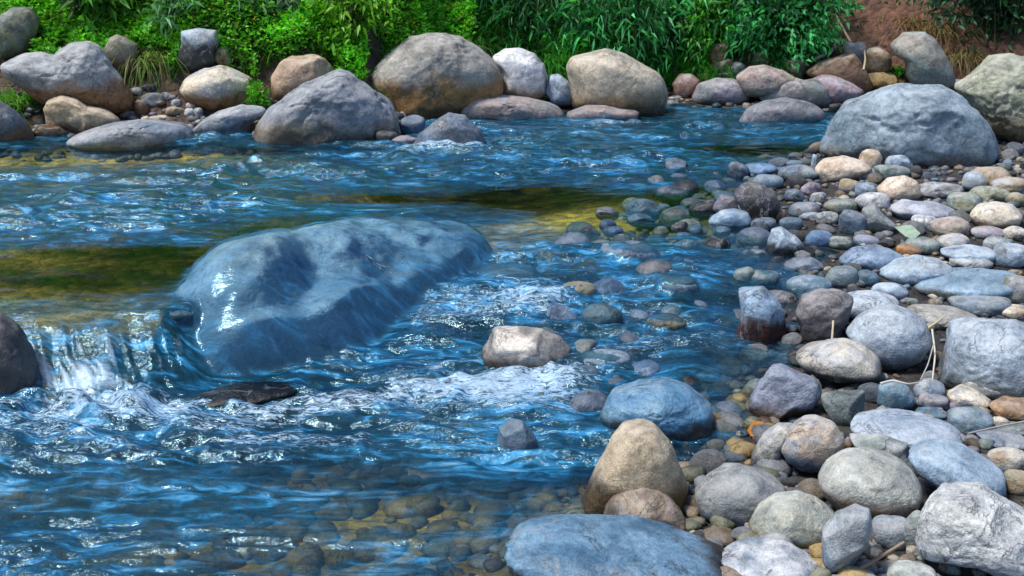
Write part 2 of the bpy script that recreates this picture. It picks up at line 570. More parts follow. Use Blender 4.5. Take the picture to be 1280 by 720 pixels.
    if wet is None:
        wl = water0(P[:, 0], P[:, 1])
        near = sstep(.35, -.05, d_bar(P[:, 0], P[:, 1])) if not dry else 0.0
        hgt = .045 + .07 * (fbm(P[:, 0] * 6, P[:, 1] * 6, 2.0, 3) + .6)
        wv = sstep(hgt + .035, hgt - .01, P[:, 2] - wl) * np.maximum(near, sstep(-.02, .02, wl - terrain(P[:, 0], P[:, 1])))
        wv = np.maximum(wv, .5 * sstep(.16, -.05, hz))
    else:
        wv = np.full(len(P), float(wet))
    base = np.array([ctr[0], ctr[1], P[:, 2].min()])
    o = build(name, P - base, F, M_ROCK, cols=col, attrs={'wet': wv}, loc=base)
    tag(o, label, cat or ('boulder' if name == 'boulder' else 'stone'), group)
    PLACED.append((ctr[0], ctr[1], max(a * ku, b) * .9, P[:, 2].max()))
    if drape is not None:
        DRAPED.append((P, F, drape))
    return o


GB = 'boulders and rocks along the far bank'
GS = 'small stones at the foot of the far bank'
GP = 'cobbles on the pebble bar'
GW = 'rocks in the rapids'
# ---- far bank, left
rock('boulder', 'broad grey boulder with a brown band below, at the grassy left of the far bank', 'A',
     [(-5, 228), (90, 190), (165, 186), (205, 200), (230, 178), (270, 160), (345, 152), (385, 175), (430, 240), (495, 345), (500, 385), (450, 425), (400, 412), (320, 390), (230, 365), (150, 372), (90, 340), (20, 275)],
     'lgrey', 'grey', 'stainorange', GB, depth=.7, stain=.42, lift=.12, rough=1.3, dry=True)
rock('boulder', 'lumpy tan rock in front of the brown-banded grey boulder', 'A',
     [(160, 400), (185, 370), (240, 350), (290, 365), (325, 395), (380, 405), (430, 430), (455, 450), (400, 460), (360, 480), (300, 487), (230, 470), (175, 460)],
     (.50, .38, .24), (.58, .46, .32), 'brown', GB, stain=.15, lift=.05, rough=1.5, cuts=3, dry=True)
rock('boulder', 'flat brown slab low at the waterline under the lumpy tan rock', 'A',
     [(122, 487), (150, 462), (222, 464), (290, 490), (260, 510), (150, 513)], 'tan', 'brown', None, GB, depth=.6)
rock('boulder', 'low flat blue-grey rock lying along the waterline before the tan rock', 'A',
     [(245, 518), (330, 480), (430, 450), (520, 443), (610, 450), (690, 470), (725, 512), (700, 538), (560, 545), (350, 542)], 'lgrey', 'bluegrey', None, GB, depth=.5, rough=1.2, wet=.25)
rock('boulder', 'dark wet rock cut off by the left edge at the far waterline', 'A',
     [(-110, 440), (-60, 385), (0, 370), (40, 395), (80, 430), (120, 480), (135, 515), (100, 533), (0, 537), (-100, 537)], 'bluegrey', 'grey', 'brown', GB, stain=.3, wet=.5)
rock('boulder', 'upright dull tan stone half buried in the grass above the banded boulder', 'A',
     [(385, 190), (410, 145), (440, 128), (480, 145), (515, 165), (505, 250), (450, 275), (400, 255)], (.24, .21, .15), 'olive', 'brown', GB, lift=.1, dry=True)
rock('boulder', 'dark rock with a pale flat top jutting from the green bank', 'A',
     [(680, 115), (740, 104), (810, 113), (820, 150), (802, 190), (800, 235), (750, 258), (690, 250), (660, 215), (680, 165)], 'paleblue', 'lgrey', (.03, .035, .04), GB, lift=.1, cuts=3, dry=True, stain=.62)
rock('boulder', 'round olive stone beside the dark rock with the pale flat top', 'A', (832, 212, 66, 76), 'olive', 'brown', None, GB, lift=.08, dry=True)
rock('boulder', 'rounded cream boulder with a rusty brown underside', 'A',
     [(665, 335), (690, 290), (740, 260), (830, 242), (890, 262), (940, 295), (955, 350), (930, 385), (860, 402), (780, 412), (740, 388), (690, 362)], (.70, .60, .44), 'lgrey', 'stainorange', GB, stain=.36, lift=.04, cuts=4, dry=True)
rock('boulder', 'upright pinkish tan boulder at the foot of the green bank', 'A',
     [(1010, 345), (1015, 280), (1045, 230), (1090, 205), (1160, 200), (1210, 225), (1240, 255), (1262, 300), (1200, 350), (1100, 376), (1030, 372)], (.58, .40, .28), (.44, .32, .22), 'brown', GB, stain=.2, lift=.05, cuts=3, dry=True)
rock('boulder', 'big sloping blue-grey boulder with a long left flank in the water', 'P',
     [(302, 172), (322, 146), (339, 131), (369, 112), (403, 93), (423, 86), (432, 87), (447, 96), (464, 111), (484, 131), (494, 146), (492, 165), (470, 178), (440, 180), (400, 179), (336, 177)], (.29, .31, .35), (.19, .205, .24), (.34, .27, .20), GB, depth=.75, stain=.25, cuts=5, rough=1.5)
rock('boulder', 'blue-grey wedge rock at the waterline below the cream boulder', 'A',
     [(700, 475), (760, 430), (840, 405), (900, 388), (980, 400), (992, 420), (940, 450), (920, 492), (880, 512), (720, 508)], 'lgrey', 'bluegrey', None, GB, depth=.6, cuts=3)
rock('boulder', 'dim grey-green rock in the grass at the top left corner', 'A',
     [(-30, 120), (0, 60), (60, 25), (120, 30), (150, 70), (130, 130), (80, 190), (0, 200)], (.13, .15, .13), 'olive', None, GB, lift=.1, dry=True)
for i, (nm, e, ca) in enumerate([
        ('pinkish brown pebble at the right tip of the lumpy tan rock', (475, 425, 66, 34), 'pink'),
        ('brown stone tucked against the right foot of the banded boulder', (525, 400, 62, 56), 'brown'),
        ('flat grey stone in the gap between banded boulder and cream boulder', (570, 370, 94, 50), 'grey'),
        ('tan pebble in the gravel gap left of the cream boulder', (650, 413, 76, 36), 'tan'),
        ('pale angular pebble just below the cream boulder', (706, 418, 44, 32), 'white'),
        ('grey pebble at the left foot of the cream boulder', (620, 360, 44, 32), 'grey'),
        ('whitish pebble touching the left foot of the cream boulder', (656, 382, 40, 28), 'lgrey'),
        ('upright white pebble near the blue-grey wedge rock', (740, 420, 34, 42), 'lgrey'),
        ('pale flat pebble behind the low blue-grey waterline rock', (590, 440, 66, 24), 'cream'),
        ('cream pebble right of the cream boulder', (940, 376, 52, 38), 'cream'),
        ('greenish grey stone under the pinkish tan boulder', (985, 381, 64, 38), 'ggrey'),
        ('tiny tan pebble between cream boulder and wedge rock', (885, 386, 34, 22), 'tan'),
        ('dark stone at the grass edge above the gravel gap', (555, 328, 66, 34), 'dark'),
        ('grey stone under the dry grass tussock', (510, 340, 52, 34), 'grey')]):
    rock('stone', nm, 'A', e, ca, group=GS, dry=True, cuts=2)
# ---- far bank, middle
rock('boulder', 'largest boulder on the far bank, grey crowned with an orange-brown lower face', 'B',
     [(110, 290), (160, 230), (230, 170), (280, 136), (330, 125), (400, 121), (470, 134), (530, 172), (590, 222), (616, 270), (620, 325), (592, 354), (500, 372), (440, 400), (400, 417), (340, 424), (270, 416), (200, 404), (145, 350)],
     (.40, .37, .33), (.26, .245, .22), (.36, .19, .07), GB, depth=.75, stain=.40, lift=.05, rough=1.1, dry=True)
rock('boulder', 'bluish white boulder between the largest boulder and the round tan one', 'B',
     [(587, 212), (630, 180), (680, 177), (740, 190), (772, 235), (794, 290), (782, 340), (740, 372), (690, 364), (620, 354), (608, 290)], (.80, .80, .82), (.58, .60, .66), (.34, .23, .15), GB, stain=.16, lift=.08, cuts=4, dry=True)
rock('boulder', 'small blue-grey stone squeezed between the white boulder and the round tan boulder', 'B',
     [(778, 340), (795, 280), (830, 274), (862, 300), (892, 360), (880, 387), (810, 387)], 'paleblue', 'bluegrey', None, GB, lift=.05, cuts=3, dry=True)
rock('boulder', 'round tan boulder with mottled grey patches under the bamboo leaves', 'B',
     [(853, 250), (880, 212), (940, 198), (1000, 180), (1060, 193), (1130, 235), (1190, 270), (1232, 330), (1217, 387), (1160, 411), (1050, 411), (960, 393), (890, 373), (868, 310)], (.54, .46, .35), (.32, .29, .24), (.30, .21, .12), GB, stain=.22, lift=.05, dry=True)
rock('boulder', 'long low pinkish slab at the waterline right of the largest boulder', 'B',
     [(433, 412), (460, 370), (520, 350), (620, 352), (720, 365), (800, 385), (852, 417), (840, 442), (700, 448), (560, 443), (458, 438)], (.42, .33, .30), 'grey', None, GB, depth=.5, wet=.2)
rock('boulder', 'low pinkish grey slab at the waterline below the round tan boulder', 'B',
     [(860, 422), (930, 390), (1000, 390), (1060, 405), (1132, 412), (1120, 442), (950, 447), (868, 443)], 'pink', 'grey', None, GB, depth=.5, wet=.3)
rock('boulder', 'blue-grey rock standing in the water in front of the sloping boulder', 'B',
     [(278, 547), (310, 490), (360, 450), (420, 418), (480, 428), (530, 468), (560, 520), (545, 552), (470, 562), (340, 557)], 'bluegrey', 'grey', 'dark', GB, cuts=4, stain=.12, wet=.35)
for nm, e, ca in [('bluish round stone between the sloping boulder and the blue-grey rock in the water', (285, 468, 100, 80), 'bluegrey'),
                  ('wet grey stone at the right end of the sloping boulder', (170, 482, 76, 52), 'bluegrey'),
                  ('dark wet stone left of the blue-grey rock in the water', (190, 510, 86, 52), 'dark'),
                  ('pinkish grey flat stone at the waterline left of the blue-grey rock', (258, 522, 100, 40), 'mauve'),
                  ('grey cobble behind the blue-grey rock in the water', (335, 428, 70, 36), 'grey'),
                  ('dark stone in the shade under the largest boulder', (230, 440, 60, 40), 'dark')]:
    rock('stone', nm, 'B', e, ca, group=GB, wet=.35, cuts=2)
# ---- far bank, right
rock('boulder', 'red-brown stone at the waterline right of the round tan boulder', 'C',
     [(-28, 310), (0, 275), (40, 273), (75, 300), (62, 340), (20, 365), (-20, 348)], (.34, .17, .12), 'pink', None, GB, dry=True)
rock('boulder', 'grey waterline rock left of the pinkish hump', 'C',
     [(45, 362), (70, 310), (130, 288), (200, 290), (250, 315), (268, 360), (240, 388), (120, 392), (58, 387)], 'grey', 'mauve', 'dark', GB, stain=.15, dry=True)
rock('boulder', 'smooth pinkish hump behind the pale waterline boulders', 'C',
     [(205, 290), (250, 247), (310, 240), (380, 260), (432, 292), (400, 330), (300, 355), (250, 350)], 'pink', (.36, .30, .24), None, GB, lift=.1, dry=True)
rock('boulder', 'pale pinkish boulder with a grey patch at the waterline', 'C',
     [(280, 347), (310, 300), (360, 273), (420, 288), (480, 303), (512, 350), (507, 387), (420, 378), (310, 378)], (.45, .38, .35), 'grey', None, GB, lift=.02, dry=True, cuts=2)
rock('boulder', 'dark grey-green boulder tucked behind the pale pinkish one', 'C',
     [(440, 302), (500, 290), (550, 323), (567, 370), (540, 392), (480, 390)], (.15, .17, .15), 'grey', None, GB, lift=.03, dry=True)
rock('boulder', 'mauve smooth boulder between dark grey-green boulder and the big blue-grey one', 'C',
     [(480, 302), (530, 277), (580, 284), (640, 310), (684, 338), (640, 375), (570, 388), (520, 360)], (.36, .25, .28), 'mauve', None, GB, lift=.04, dry=True)
rock('boulder', 'low wet grey boulder alone in the far water', 'C',
     [(213, 457), (250, 405), (310, 375), (390, 361), (470, 373), (520, 400), (542, 432), (480, 457), (330, 467)], (.25, .25, .29), 'grey', None, GB, depth=.6, wet=.3)
rock('boulder', 'dull reddish brown bank rock among dry twigs', 'C',
     [(470, 272), (520, 235), (580, 210), (640, 198), (690, 260), (722, 312), (680, 340), (600, 310), (520, 295)], (.20, .12, .08), 'brown', None, GB, lift=.1, dry=True)
rock('boulder', 'grey upright boulder with a tan shoulder before the brown earth slope', 'C',
     [(783, 167), (830, 123), (900, 117), (945, 148), (985, 210), (1020, 270), (1027, 302), (980, 325), (880, 318), (850, 270), (838, 225), (798, 205)], (.22, .24, .22), (.30, .27, .23), 'ggrey', GB, lift=.15, stain=.4, dry=True)
rock('boulder', 'olive grey boulder cut off by the right edge', 'C',
     [(1013, 325), (1080, 270), (1130, 215), (1200, 197), (1300, 200), (1400, 240), (1440, 350), (1400, 500), (1300, 514), (1220, 500), (1160, 492), (1130, 430), (1060, 365)], (.40, .41, .30), (.26, .27, .21), (.20, .17, .11), GB, lift=.05, stain=.2, rough=1.4, dry=True)
rock('boulder', 'great rounded blue-grey boulder at the head of the pebble bar', 'C',
     [(515, 575), (530, 500), (560, 430), (600, 385), (700, 345), (790, 308), (880, 314), (960, 311), (1030, 345), (1092, 395), (1142, 460), (1182, 530), (1184, 575), (1120, 606), (950, 622), (760, 612), (640, 604)], (.33, .42, .50), (.19, .26, .32), (.20, .19, .17), GB, depth=.75, stain=.15, rough=1.5, wet=.08, cuts=4, cd=(.85, .98))
for nm, e, ca, lf in [('small grey boulder behind the reddish brown bank rock', (652, 197, 94, 84), 'grey', .15), ('tan grey boulder right of the small grey one under the earth slope', (735, 222, 104, 94), 'tan', .15),
                  ('yellow ochre stone beside the small green weed', (748, 298, 124, 66), 'ochre', .06), ('brown stone half hidden under the left bush', (145, 200, 74, 84), 'brown', .1),
                  ('olive grey stone under the leafy bush', (165, 245, 86, 54), 'olive', .05), ('pale stone beside the olive grey one under the bush', (218, 252, 60, 44), 'grey', .05),
                  ('mossy green round stone in the shade of the leafy bush', (305, 218, 70, 56), (.10, .13, .07), .1), ('dark olive stone above the pale pinkish boulder', (428, 255, 86, 76), (.09, .09, .06), .08),
                  ('dark flat stone above the grey waterline rock', (175, 283, 100, 36), 'dark', .02), ('wet dark sliver of rock at the foot of the great boulder', (580, 402, 54, 34), 'dark', 0),
                  ('small brown stone above the red-brown stone', (95, 290, 56, 36), 'brown', .02)]:
    rock('stone', nm, 'C', e, ca, group=GB, lift=lf, dry=True, cuts=2)

# ---- rocks in the rapids
def stream_boulder():
    """two-humped boulder lying across the drop, its back just above the upper pool"""
    B, F = ico(7)
    out = [(-1.62, 4.25), (-1.45, 3.86), (-1.2, 3.85), (-.95, 3.93), (-.6, 3.93), (-.25, 4.2), (.02, 4.7), (.12, 5.3), (-.1, 5.75), (-.6, 5.85), (-1.2, 5.5), (-1.6, 5.0), (-1.68, 4.6)]
    c, R = radial([(a * 1000, -b * 1000) for a, b in out])
    c = np.array([c[0], -c[1]]) / 1000; R = R / 1000
    phi = np.arctan2(B[:, 1], B[:, 0]) % (2 * math.pi)
    Rp = np.interp(phi, np.arange(121) / 120 * 2 * math.pi, np.append(R, R[0]))
    rho = np.sqrt(B[:, 0] ** 2 + B[:, 1] ** 2)
    rr = np.where(B[:, 2] > 0, 2 / math.pi * np.arcsin(np.clip(rho, 0, 1)) * .75 + .25 * rho, rho)
    x = c[0] + Rp * rr * np.cos(phi); y = c[1] + Rp * rr * np.sin(phi)
    xw, yw = x + .10 * fbm(x * 1.8, y * 1.8, 3.0, 3), y + .10 * fbm(x * 1.8, y * 1.8, 8.0, 3)
    g = lambda cx, cy, rx, ry, a, p=1.0: a * np.exp(-((((xw - cx) / rx) ** 2 + ((yw - cy) / ry) ** 2) ** p))
    L = [g(-1.12, 4.62, .38, .50, .37, 1.3), g(-.90, 4.84, .40, .42, .33, 1.2), g(-.72, 5.1, .50, .50, .33, 1.4), g(-.30, 5.3, .42, .45, .29, 1.4), g(-1.02, 4.15, .32, .32, .19, 1.1), g(-.66, 4.45, .42, .50, .24, 1.05), g(-.25, 4.9, .40, .46, .23, 1.05)]
    top = sum(l ** 4 for l in L) ** .25 + .01
    top = top + .036 * fbm(x * 2.6, y * 2.6, 2.0, 4) + .014 * fbm(x * 9, y * 9, 5.0, 3)
    edge = sstep(1.0, .72 - .40 * sstep(-1.0, -.4, x) * sstep(5.2, 4.4, y), rr)
    z = np.where(B[:, 2] > 0, -.16 + (top + .16) * edge, -.16 + .22 * B[:, 2])
    P = np.stack([x, y, z], 1)
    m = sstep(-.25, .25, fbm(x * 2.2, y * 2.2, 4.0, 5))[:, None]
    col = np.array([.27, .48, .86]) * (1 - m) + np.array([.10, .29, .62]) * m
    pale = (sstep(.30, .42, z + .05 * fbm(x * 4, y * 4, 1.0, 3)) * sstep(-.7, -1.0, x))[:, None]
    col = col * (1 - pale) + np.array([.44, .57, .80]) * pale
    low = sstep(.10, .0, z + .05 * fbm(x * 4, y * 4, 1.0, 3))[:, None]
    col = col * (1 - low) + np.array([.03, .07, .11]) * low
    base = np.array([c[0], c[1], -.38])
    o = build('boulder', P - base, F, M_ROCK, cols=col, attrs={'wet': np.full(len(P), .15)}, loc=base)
    tag(o, 'great smooth blue boulder in mid-stream with river water sliding over its back', 'boulder', GW)
    DRAPED.append((P, F, .012))
    PLACED.append((c[0], c[1], .8, .4))


stream_boulder()
rock('boulder', 'wet rock edge painted black as the shaded hollow below the great mid-stream boulder', 'P',
     [(238, 507), (250, 491), (285, 478), (335, 477), (372, 485), (370, 496), (300, 508)], (.003, .003, .003), (.006, .005, .004), None, GW, wet=1.0, cuts=3, depth=.5, lift=.012)  # near-black colour stands for the shade in the cavity
rock('boulder', 'dark brown-grey rock at the left edge beside the small fall', 'P',
     [(-60, 420), (-20, 394), (10, 390), (30, 408), (46, 440), (54, 470), (46, 500), (0, 507), (-50, 505)], (.14, .13, .13), (.08, .075, .08), None, GW, wet=.35, rough=1.6)
rock('boulder', 'tan rock with white water pouring over it right of the great boulder', 'E',
     [(535, 600), (565, 540), (590, 500), (680, 497), (770, 508), (840, 540), (880, 600), (872, 662), (760, 674), (640, 654), (560, 640)], (.80, .72, .62), (.58, .52, .46), (.16, .11, .08), GW, stain=.3, rough=1.4, cuts=3)
rock('boulder', 'small yellowish stone under the riffle', 'E', (905, 368, 124, 78), (.46, .42, .28), 'tan', None, GW, wet=.6, drape=.004)
rock('boulder', 'blue-grey hump just breaking the water left of the dark angular stone', 'E', (1090, 228, 215, 95), (.24, .31, .40), 'bluegrey', None, GW, wet=.6, drape=.0)
rock('boulder', 'dark olive stone awash right of the tan rock', 'E', (1232, 488, 150, 70), 'olive', 'dark', None, GW, wet=.6, drape=.0)
rock('boulder', 'low pale blue stone awash below the tan rock', 'E', (1010, 622, 170, 82), 'paleblue', 'teal', None, GW, wet=.6, drape=.0)
rock('boulder', 'flat blue stone awash in the middle of the riffle', 'E', (640, 300, 240, 70), (.12, .22, .34), 'teal', None, GW, wet=.5, drape=.006)
rock('boulder', 'blue stone awash near the edge of the pebble bar', 'E', (1270, 350, 170, 80), (.14, .22, .30), 'teal', None, GW, wet=.5, drape=.004)
rock('boulder', 'big blue-topped wet stone behind the tall tan one', 'P',
     [(750, 522), (765, 490), (795, 477), (830, 471), (862, 481), (887, 505), (895, 533), (870, 550), (820, 549), (775, 540)], (.13, .34, .56), (.24, .44, .60), 'dark', GW, stain=.32, wet=.55)
rock('boulder', 'wedge-shaped blue stone alone in the shallow water', 'I',
     [(578, 245), (600, 180), (650, 128), (690, 133), (732, 210), (737, 255), (650, 270)], (.16, .25, .33), 'bluegrey', None, GW, wet=.7, cuts=5, cd=(.5, .8))

# ---- pebble bar, far part
def bar(label, view, shp, ca, cb=None, cc=None, name='cobble', **k):
    return rock(name, label, view, shp, ca, cb, cc, group=GP, cat='cobble', **k)

bar('flat peach stone at the foot of the great rounded boulder', 'F', [(505, 97), (530, 60), (600, 42), (680, 63), (717, 87), (680, 112), (600, 137), (530, 142)], 'peach', 'cream')
bar('beige angular stone leaning on the great rounded boulder', 'F', (705, 62, 92, 84), 'peach', 'tan', cuts=4, lift=.02)
bar('blue-grey stone right of the beige angular one', 'F', (812, 72, 98, 64), 'paleblue', 'bluegrey', cuts=3)
bar('grey-green flat slab below the great rounded boulder', 'F', (785, 106, 134, 58), 'ggrey', 'grey', cuts=4, depth=.6)
bar('pale blue cobble below the flat peach stone', 'F', (665, 108, 144, 54), 'paleblue', 'lgrey')
bar('black-sided stone at the far left tip of the pebble bar', 'F', (215, 95, 84, 58), (.05, .07, .1), 'bluegrey', wet=.3, cuts=3)
bar('bright blue wet stone second from the far tip of the bar', 'F', (303, 95, 130, 56), (.13, .26, .46), 'blue', 'dark', wet=.15, cuts=3)
bar('long grey-blue stone right of the bright blue wet one', 'F', (440, 110, 156, 64), 'bluegrey', 'ggrey', 'dark', cuts=2, wet=.15)
bar('blue-grey stone behind the dark round stone', 'F', (325, 140, 120, 58), (.18, .26, .34), 'bluegrey', wet=.15)
bar('small dark stone between the bar tip and the flat peach stone', 'F', (430, 74, 66, 30), 'bluegrey', 'teal', wet=.4)
bar('thin pale stone standing against the flat peach stone', 'F', (500, 68, 24, 62), 'paleblue')
bar('dark round boulder at the water edge with a mottled crown', 'F', [(198, 185), (230, 150), (300, 144), (350, 180), (370, 232), (340, 284), (270, 294), (238, 252)], (.10, .09, .11), (.05, .045, .05), (.02, .012, .01), name='boulder', stain=.45, wet=.3, rough=1.3)
bar('purple-grey stone leaning on the left of the dark round boulder', 'F', [(123, 238), (150, 188), (200, 200), (222, 240), (180, 265)], 'purple', 'grey', wet=.2)
bar('smooth blue stone with a pale crown at the water edge', 'F', [(106, 287), (150, 250), (200, 239), (250, 249), (270, 285), (255, 307), (130, 304)], (.20, .33, .47), 'paleblue', wet=.1)
bar('brown stone right of the dark round boulder', 'F', (357, 263, 86, 44), 'tan', 'brown', wet=.2)
bar('whitish angular stone in front of the dark round boulder', 'F', (312, 296, 94, 46), 'paleblue', 'lgrey', cuts=3)
bar('peach round cobble with a smooth face, in the middle of the upper bar', 'F', [(733, 168), (770, 130), (830, 116), (880, 138), (903, 182), (870, 209), (790, 221), (743, 196)], 'peach', 'cream', 'ggrey', stain=.2)
bar('white cobble left of the peach round one', 'F', (720, 215, 140, 70), 'lgrey', 'white')
bar('wide lavender white stone below the peach round cobble', 'F', [(778, 243), (820, 210), (880, 204), (960, 214), (1028, 242), (1010, 274), (920, 285), (830, 290)], (.44, .46, .56), 'lgrey', 'bluegrey', stain=.15, cuts=2)
bar('dark streaked slab right of the peach round cobble', 'F', (962, 172, 186, 60), 'lgrey', 'dark', cuts=4)
bar('pale upright stone between the dark slab and the orange-brown one', 'F', (1093, 136, 94, 64), 'lgrey', 'paleblue', lift=.02)
bar('long orange-brown cobble near the right edge under the great boulder', 'F', (1150, 128, 176, 82), (.36, .27, .18), 'tan', 'orange', stain=.1)
bar('tan flat cobble at the right edge below the orange-brown one', 'F', (1225, 152, 140, 60), 'tan', 'lgrey')
bar('pale olive slab with a slanted face near the right edge', 'F', (1150, 186, 164, 60), (.36, .38, .28), 'olive', cuts=4)
bar('grey-green slab left of the pale olive one', 'F', (1062, 217, 136, 80), 'ggrey', 'olive', cuts=3)
bar('big smooth cream cobble near the right edge of the upper bar', 'F', [(1078, 272), (1100, 230), (1160, 213), (1230, 218), (1277, 260), (1262, 298), (1200, 320), (1110, 315)], 'cream', (.62, .57, .50), 'brown', stain=.22)
bar('olive brown cobble at the right edge above the smooth cream one', 'F', (1255, 208, 90, 56), 'olive', 'tan')
bar('small white cobble below the wide lavender stone', 'F', (910, 288, 104, 54), 'white', 'lgrey')
bar('beige-pink cobble below the small white one', 'F', (1005, 311, 150, 80), (.42, .37, .30), 'pink', 'olive')
bar('mauve cobble below the smooth cream one', 'F', (1147, 331, 130, 54), 'mauve', 'lgrey')
bar('tan-white cobble at the right edge beside the mauve one', 'F', (1245, 332, 96, 54), 'cream', 'lgrey')
bar('grey wedge cobble left of the pale green flake', 'F', [(678, 242), (720, 223), (760, 270), (812, 302), (740, 339), (688, 333)], 'grey', 'ggrey', 'olive', stain=.1, cuts=2)
bar('dark blue angular stone left of the grey wedge', 'F', (640, 292, 106, 94), (.10, .14, .19), 'bluegrey', cuts=5)
bar('grey-green mottled stone below the purple pebble', 'F', (600, 230, 126, 56), 'ggrey', 'olive', wet=.15)
bar('grey domed stone right of the dark round boulder', 'F', (465, 247, 114, 66), 'grey', 'bluegrey', wet=.15)
bar('pale small slab in front of the grey domed stone', 'F', (482, 266, 84, 38), 'lgrey', 'paleblue')
bar('pale grey lumpy stone right of the pale small slab', 'F', (547, 276, 84, 54), 'lgrey', 'ggrey', cuts=3)
bar('speckled grey pebble below the purple one', 'F', (515, 202, 64, 44), 'lgrey', 'grey')
bar('purple-grey pebble in front of the long grey-blue stone', 'F', (490, 168, 76, 54), 'mauve', 'purple')
bar('pale stone with a yellow patch below the pale blue cobble', 'F', (630, 157, 84, 58), 'lgrey', 'ochre')
bar('blue flat stone right of the yellow-patched one', 'F', (695, 172, 96, 60), 'bluegrey', 'paleblue', wet=.2)
bar('dark wet stone left of the purple pebble', 'F', (425, 192, 74, 52), 'bluegrey', 'dark', wet=.4)
bar('grey-blue wet stone by the whitish angular one', 'F', (415, 296, 90, 50), 'bluegrey', 'teal', wet=.3)
bar('angular stone with a pale top and black side at the water edge', 'F', [(318, 398), (340, 320), (375, 307), (430, 345), (477, 387), (440, 404), (370, 405)], (.33, .40, .48), 'paleblue', (.012, .012, .015), cuts=4, stain=.3, wet=.15)
bar('blue stone right of the black-sided angular one', 'F', (520, 352, 106, 66), (.17, .26, .42), 'blue', wet=.2)
bar('grey-green stone right of that blue one, by the purple-blue stone', 'F', (602, 367, 96, 50), 'ggrey', 'dark', wet=.2, cuts=3)
bar('purple-blue flat stone under the grey wedge', 'F', (690, 360, 106, 44), (.24, .25, .36), 'bluegrey')
bar('wet dark flat stone alone in the shallows', 'F', [(373, 462), (420, 430), (490, 419), (537, 450), (510, 478), (430, 478)], 'bluegrey', 'grey', 'dark', wet=.35, cuts=2, stain=.2)
bar('orange-brown cobble peeping out above the blue cobbles', 'F', (850, 396, 106, 50), 'orange', 'brown')
bar('wide blue cobble with a pale wet sheen at the edge of the shallows', 'F', [(588, 442), (630, 395), (700, 374), (780, 384), (832, 415), (790, 453), (680, 469)], (.40, .54, .74), (.26, .36, .50), wet=.5)
bar('pale blue sloping cobble right of the wide blue one', 'F', [(733, 487), (790, 440), (880, 411), (960, 419), (1012, 455), (970, 495), (870, 525), (780, 525)], 'paleblue', (.29, .35, .40), 'bluegrey', stain=.15)
bar('grey rounded cobble below the pale green flake', 'F', (900, 376, 136, 64), 'ggrey', 'grey')
bar('creamy grey cobble above the stacked pale cobbles', 'F', (1015, 366, 126, 66), 'lgrey', 'cream', 'grey')
bar('grey-blue long cobble lying over a pale one', 'F', (1080, 406, 206, 66), 'paleblue', 'bluegrey', lift=.02)
bar('pale long cobble under the grey-blue long one', 'F', (1085, 436, 170, 56), 'lgrey', (.42, .45, .42))
bar('small rounded grey cobble left of the blue-grey one at the right edge', 'F', (1175, 376, 106, 64), 'lgrey', 'ggrey')
bar('blue-grey broad cobble at the right edge of the mid bar', 'F', (1230, 412, 150, 94), 'paleblue', 'grey', cuts=2)
bar('long dark blue cobble with a bright wet back', 'F', [(858, 545), (900, 500), (1000, 474), (1130, 459), (1250, 464), (1268, 495), (1200, 532), (1100, 555), (1000, 590), (920, 582)], (.36, .52, .66), (.22, .36, .46), (.10, .11, .10), stain=.35, wet=.5)
bar('olive grey cobble at the right edge below the long dark blue one', 'F', (1258, 545, 134, 120), 'grey', 'olive')
bar('dark grey-blue flat cobble behind the long tan-grey one', 'F', (1118, 592, 240, 86), (.18, .22, .25), 'bluegrey')
bar('long tan-grey cobble with a slanted grass blade on it', 'F', [(838, 612), (900, 597), (1010, 596), (1100, 630), (1120, 662), (1040, 690), (960, 690), (890, 672)], (.36, .34, .29), 'grey', 'dark', stain=.15)
bar('cream-brown cobble at the right edge above the large slab', 'F', (1243, 622, 126, 60), 'cream', 'tan')
bar('blue stone awash beside the lumpy purple-grey boulder', 'F', (480, 530, 176, 92), (.22, .33, .44), 'teal', wet=.25)
bar('blue-grey submerged stone below the wide blue cobble', 'F', (605, 497, 126, 82), (.22, .30, .36), 'ggrey', wet=.3)
bar('teal flat stone in the wet gap left of the pale sloping cobble', 'F', (695, 500, 100, 60), 'teal', 'bluegrey', wet=.4)
bar('pale blue smooth cobble behind the sparkling flat one', 'F', (782, 546, 136, 64), 'paleblue', 'bluegrey')
bar('red-brown wet rock with a pale blue wet top in the shallows', 'F', [(218, 542), (300, 527), (350, 570), (390, 630), (407, 680), (390, 724), (330, 740), (230, 744), (203, 722), (233, 640)], (.40, .56, .74), (.26, .36, .48), (.07, .022, .016), name='boulder', stain=.45, wet=.55, cuts=3)
bar('grey-green stone awash behind the red-brown wet rock', 'F', (240, 490, 84, 62), 'ggrey', 'teal', wet=.3)
bar('teal stone awash right of the grey-green one', 'F', (310, 497, 116, 64), 'teal', 'ggrey', wet=.4)
bar('lumpy purple-grey boulder with pitted skin at the edge of the bar', 'P', [(993, 392), (1000, 372), (1021, 362), (1048, 360), (1066, 369), (1060, 395), (1048, 420), (1030, 430), (1003, 424)], (.20, .18, .19), (.14, .13, .14), (.07, .05, .05), name='boulder', rough=1.8, stain=.2)
bar('sparkling pale flat cobble behind the big round blue-white one', 'F', (705, 602, 240, 114), (.42, .48, .56), 'paleblue', 'bluegrey', stain=.15, lift=.02)
bar('big round blue-white boulder beside a strand of dry root', 'G', [(616, 118), (648, 60), (720, 14), (790, 2), (850, 14), (907, 60), (937, 125), (910, 184), (840, 224), (770, 234), (700, 208)], (.42, .48, .55), (.33, .39, .46), (.14, .17, .21), name='boulder', stain=.2, lift=.03, depth=.85, rough=.8)
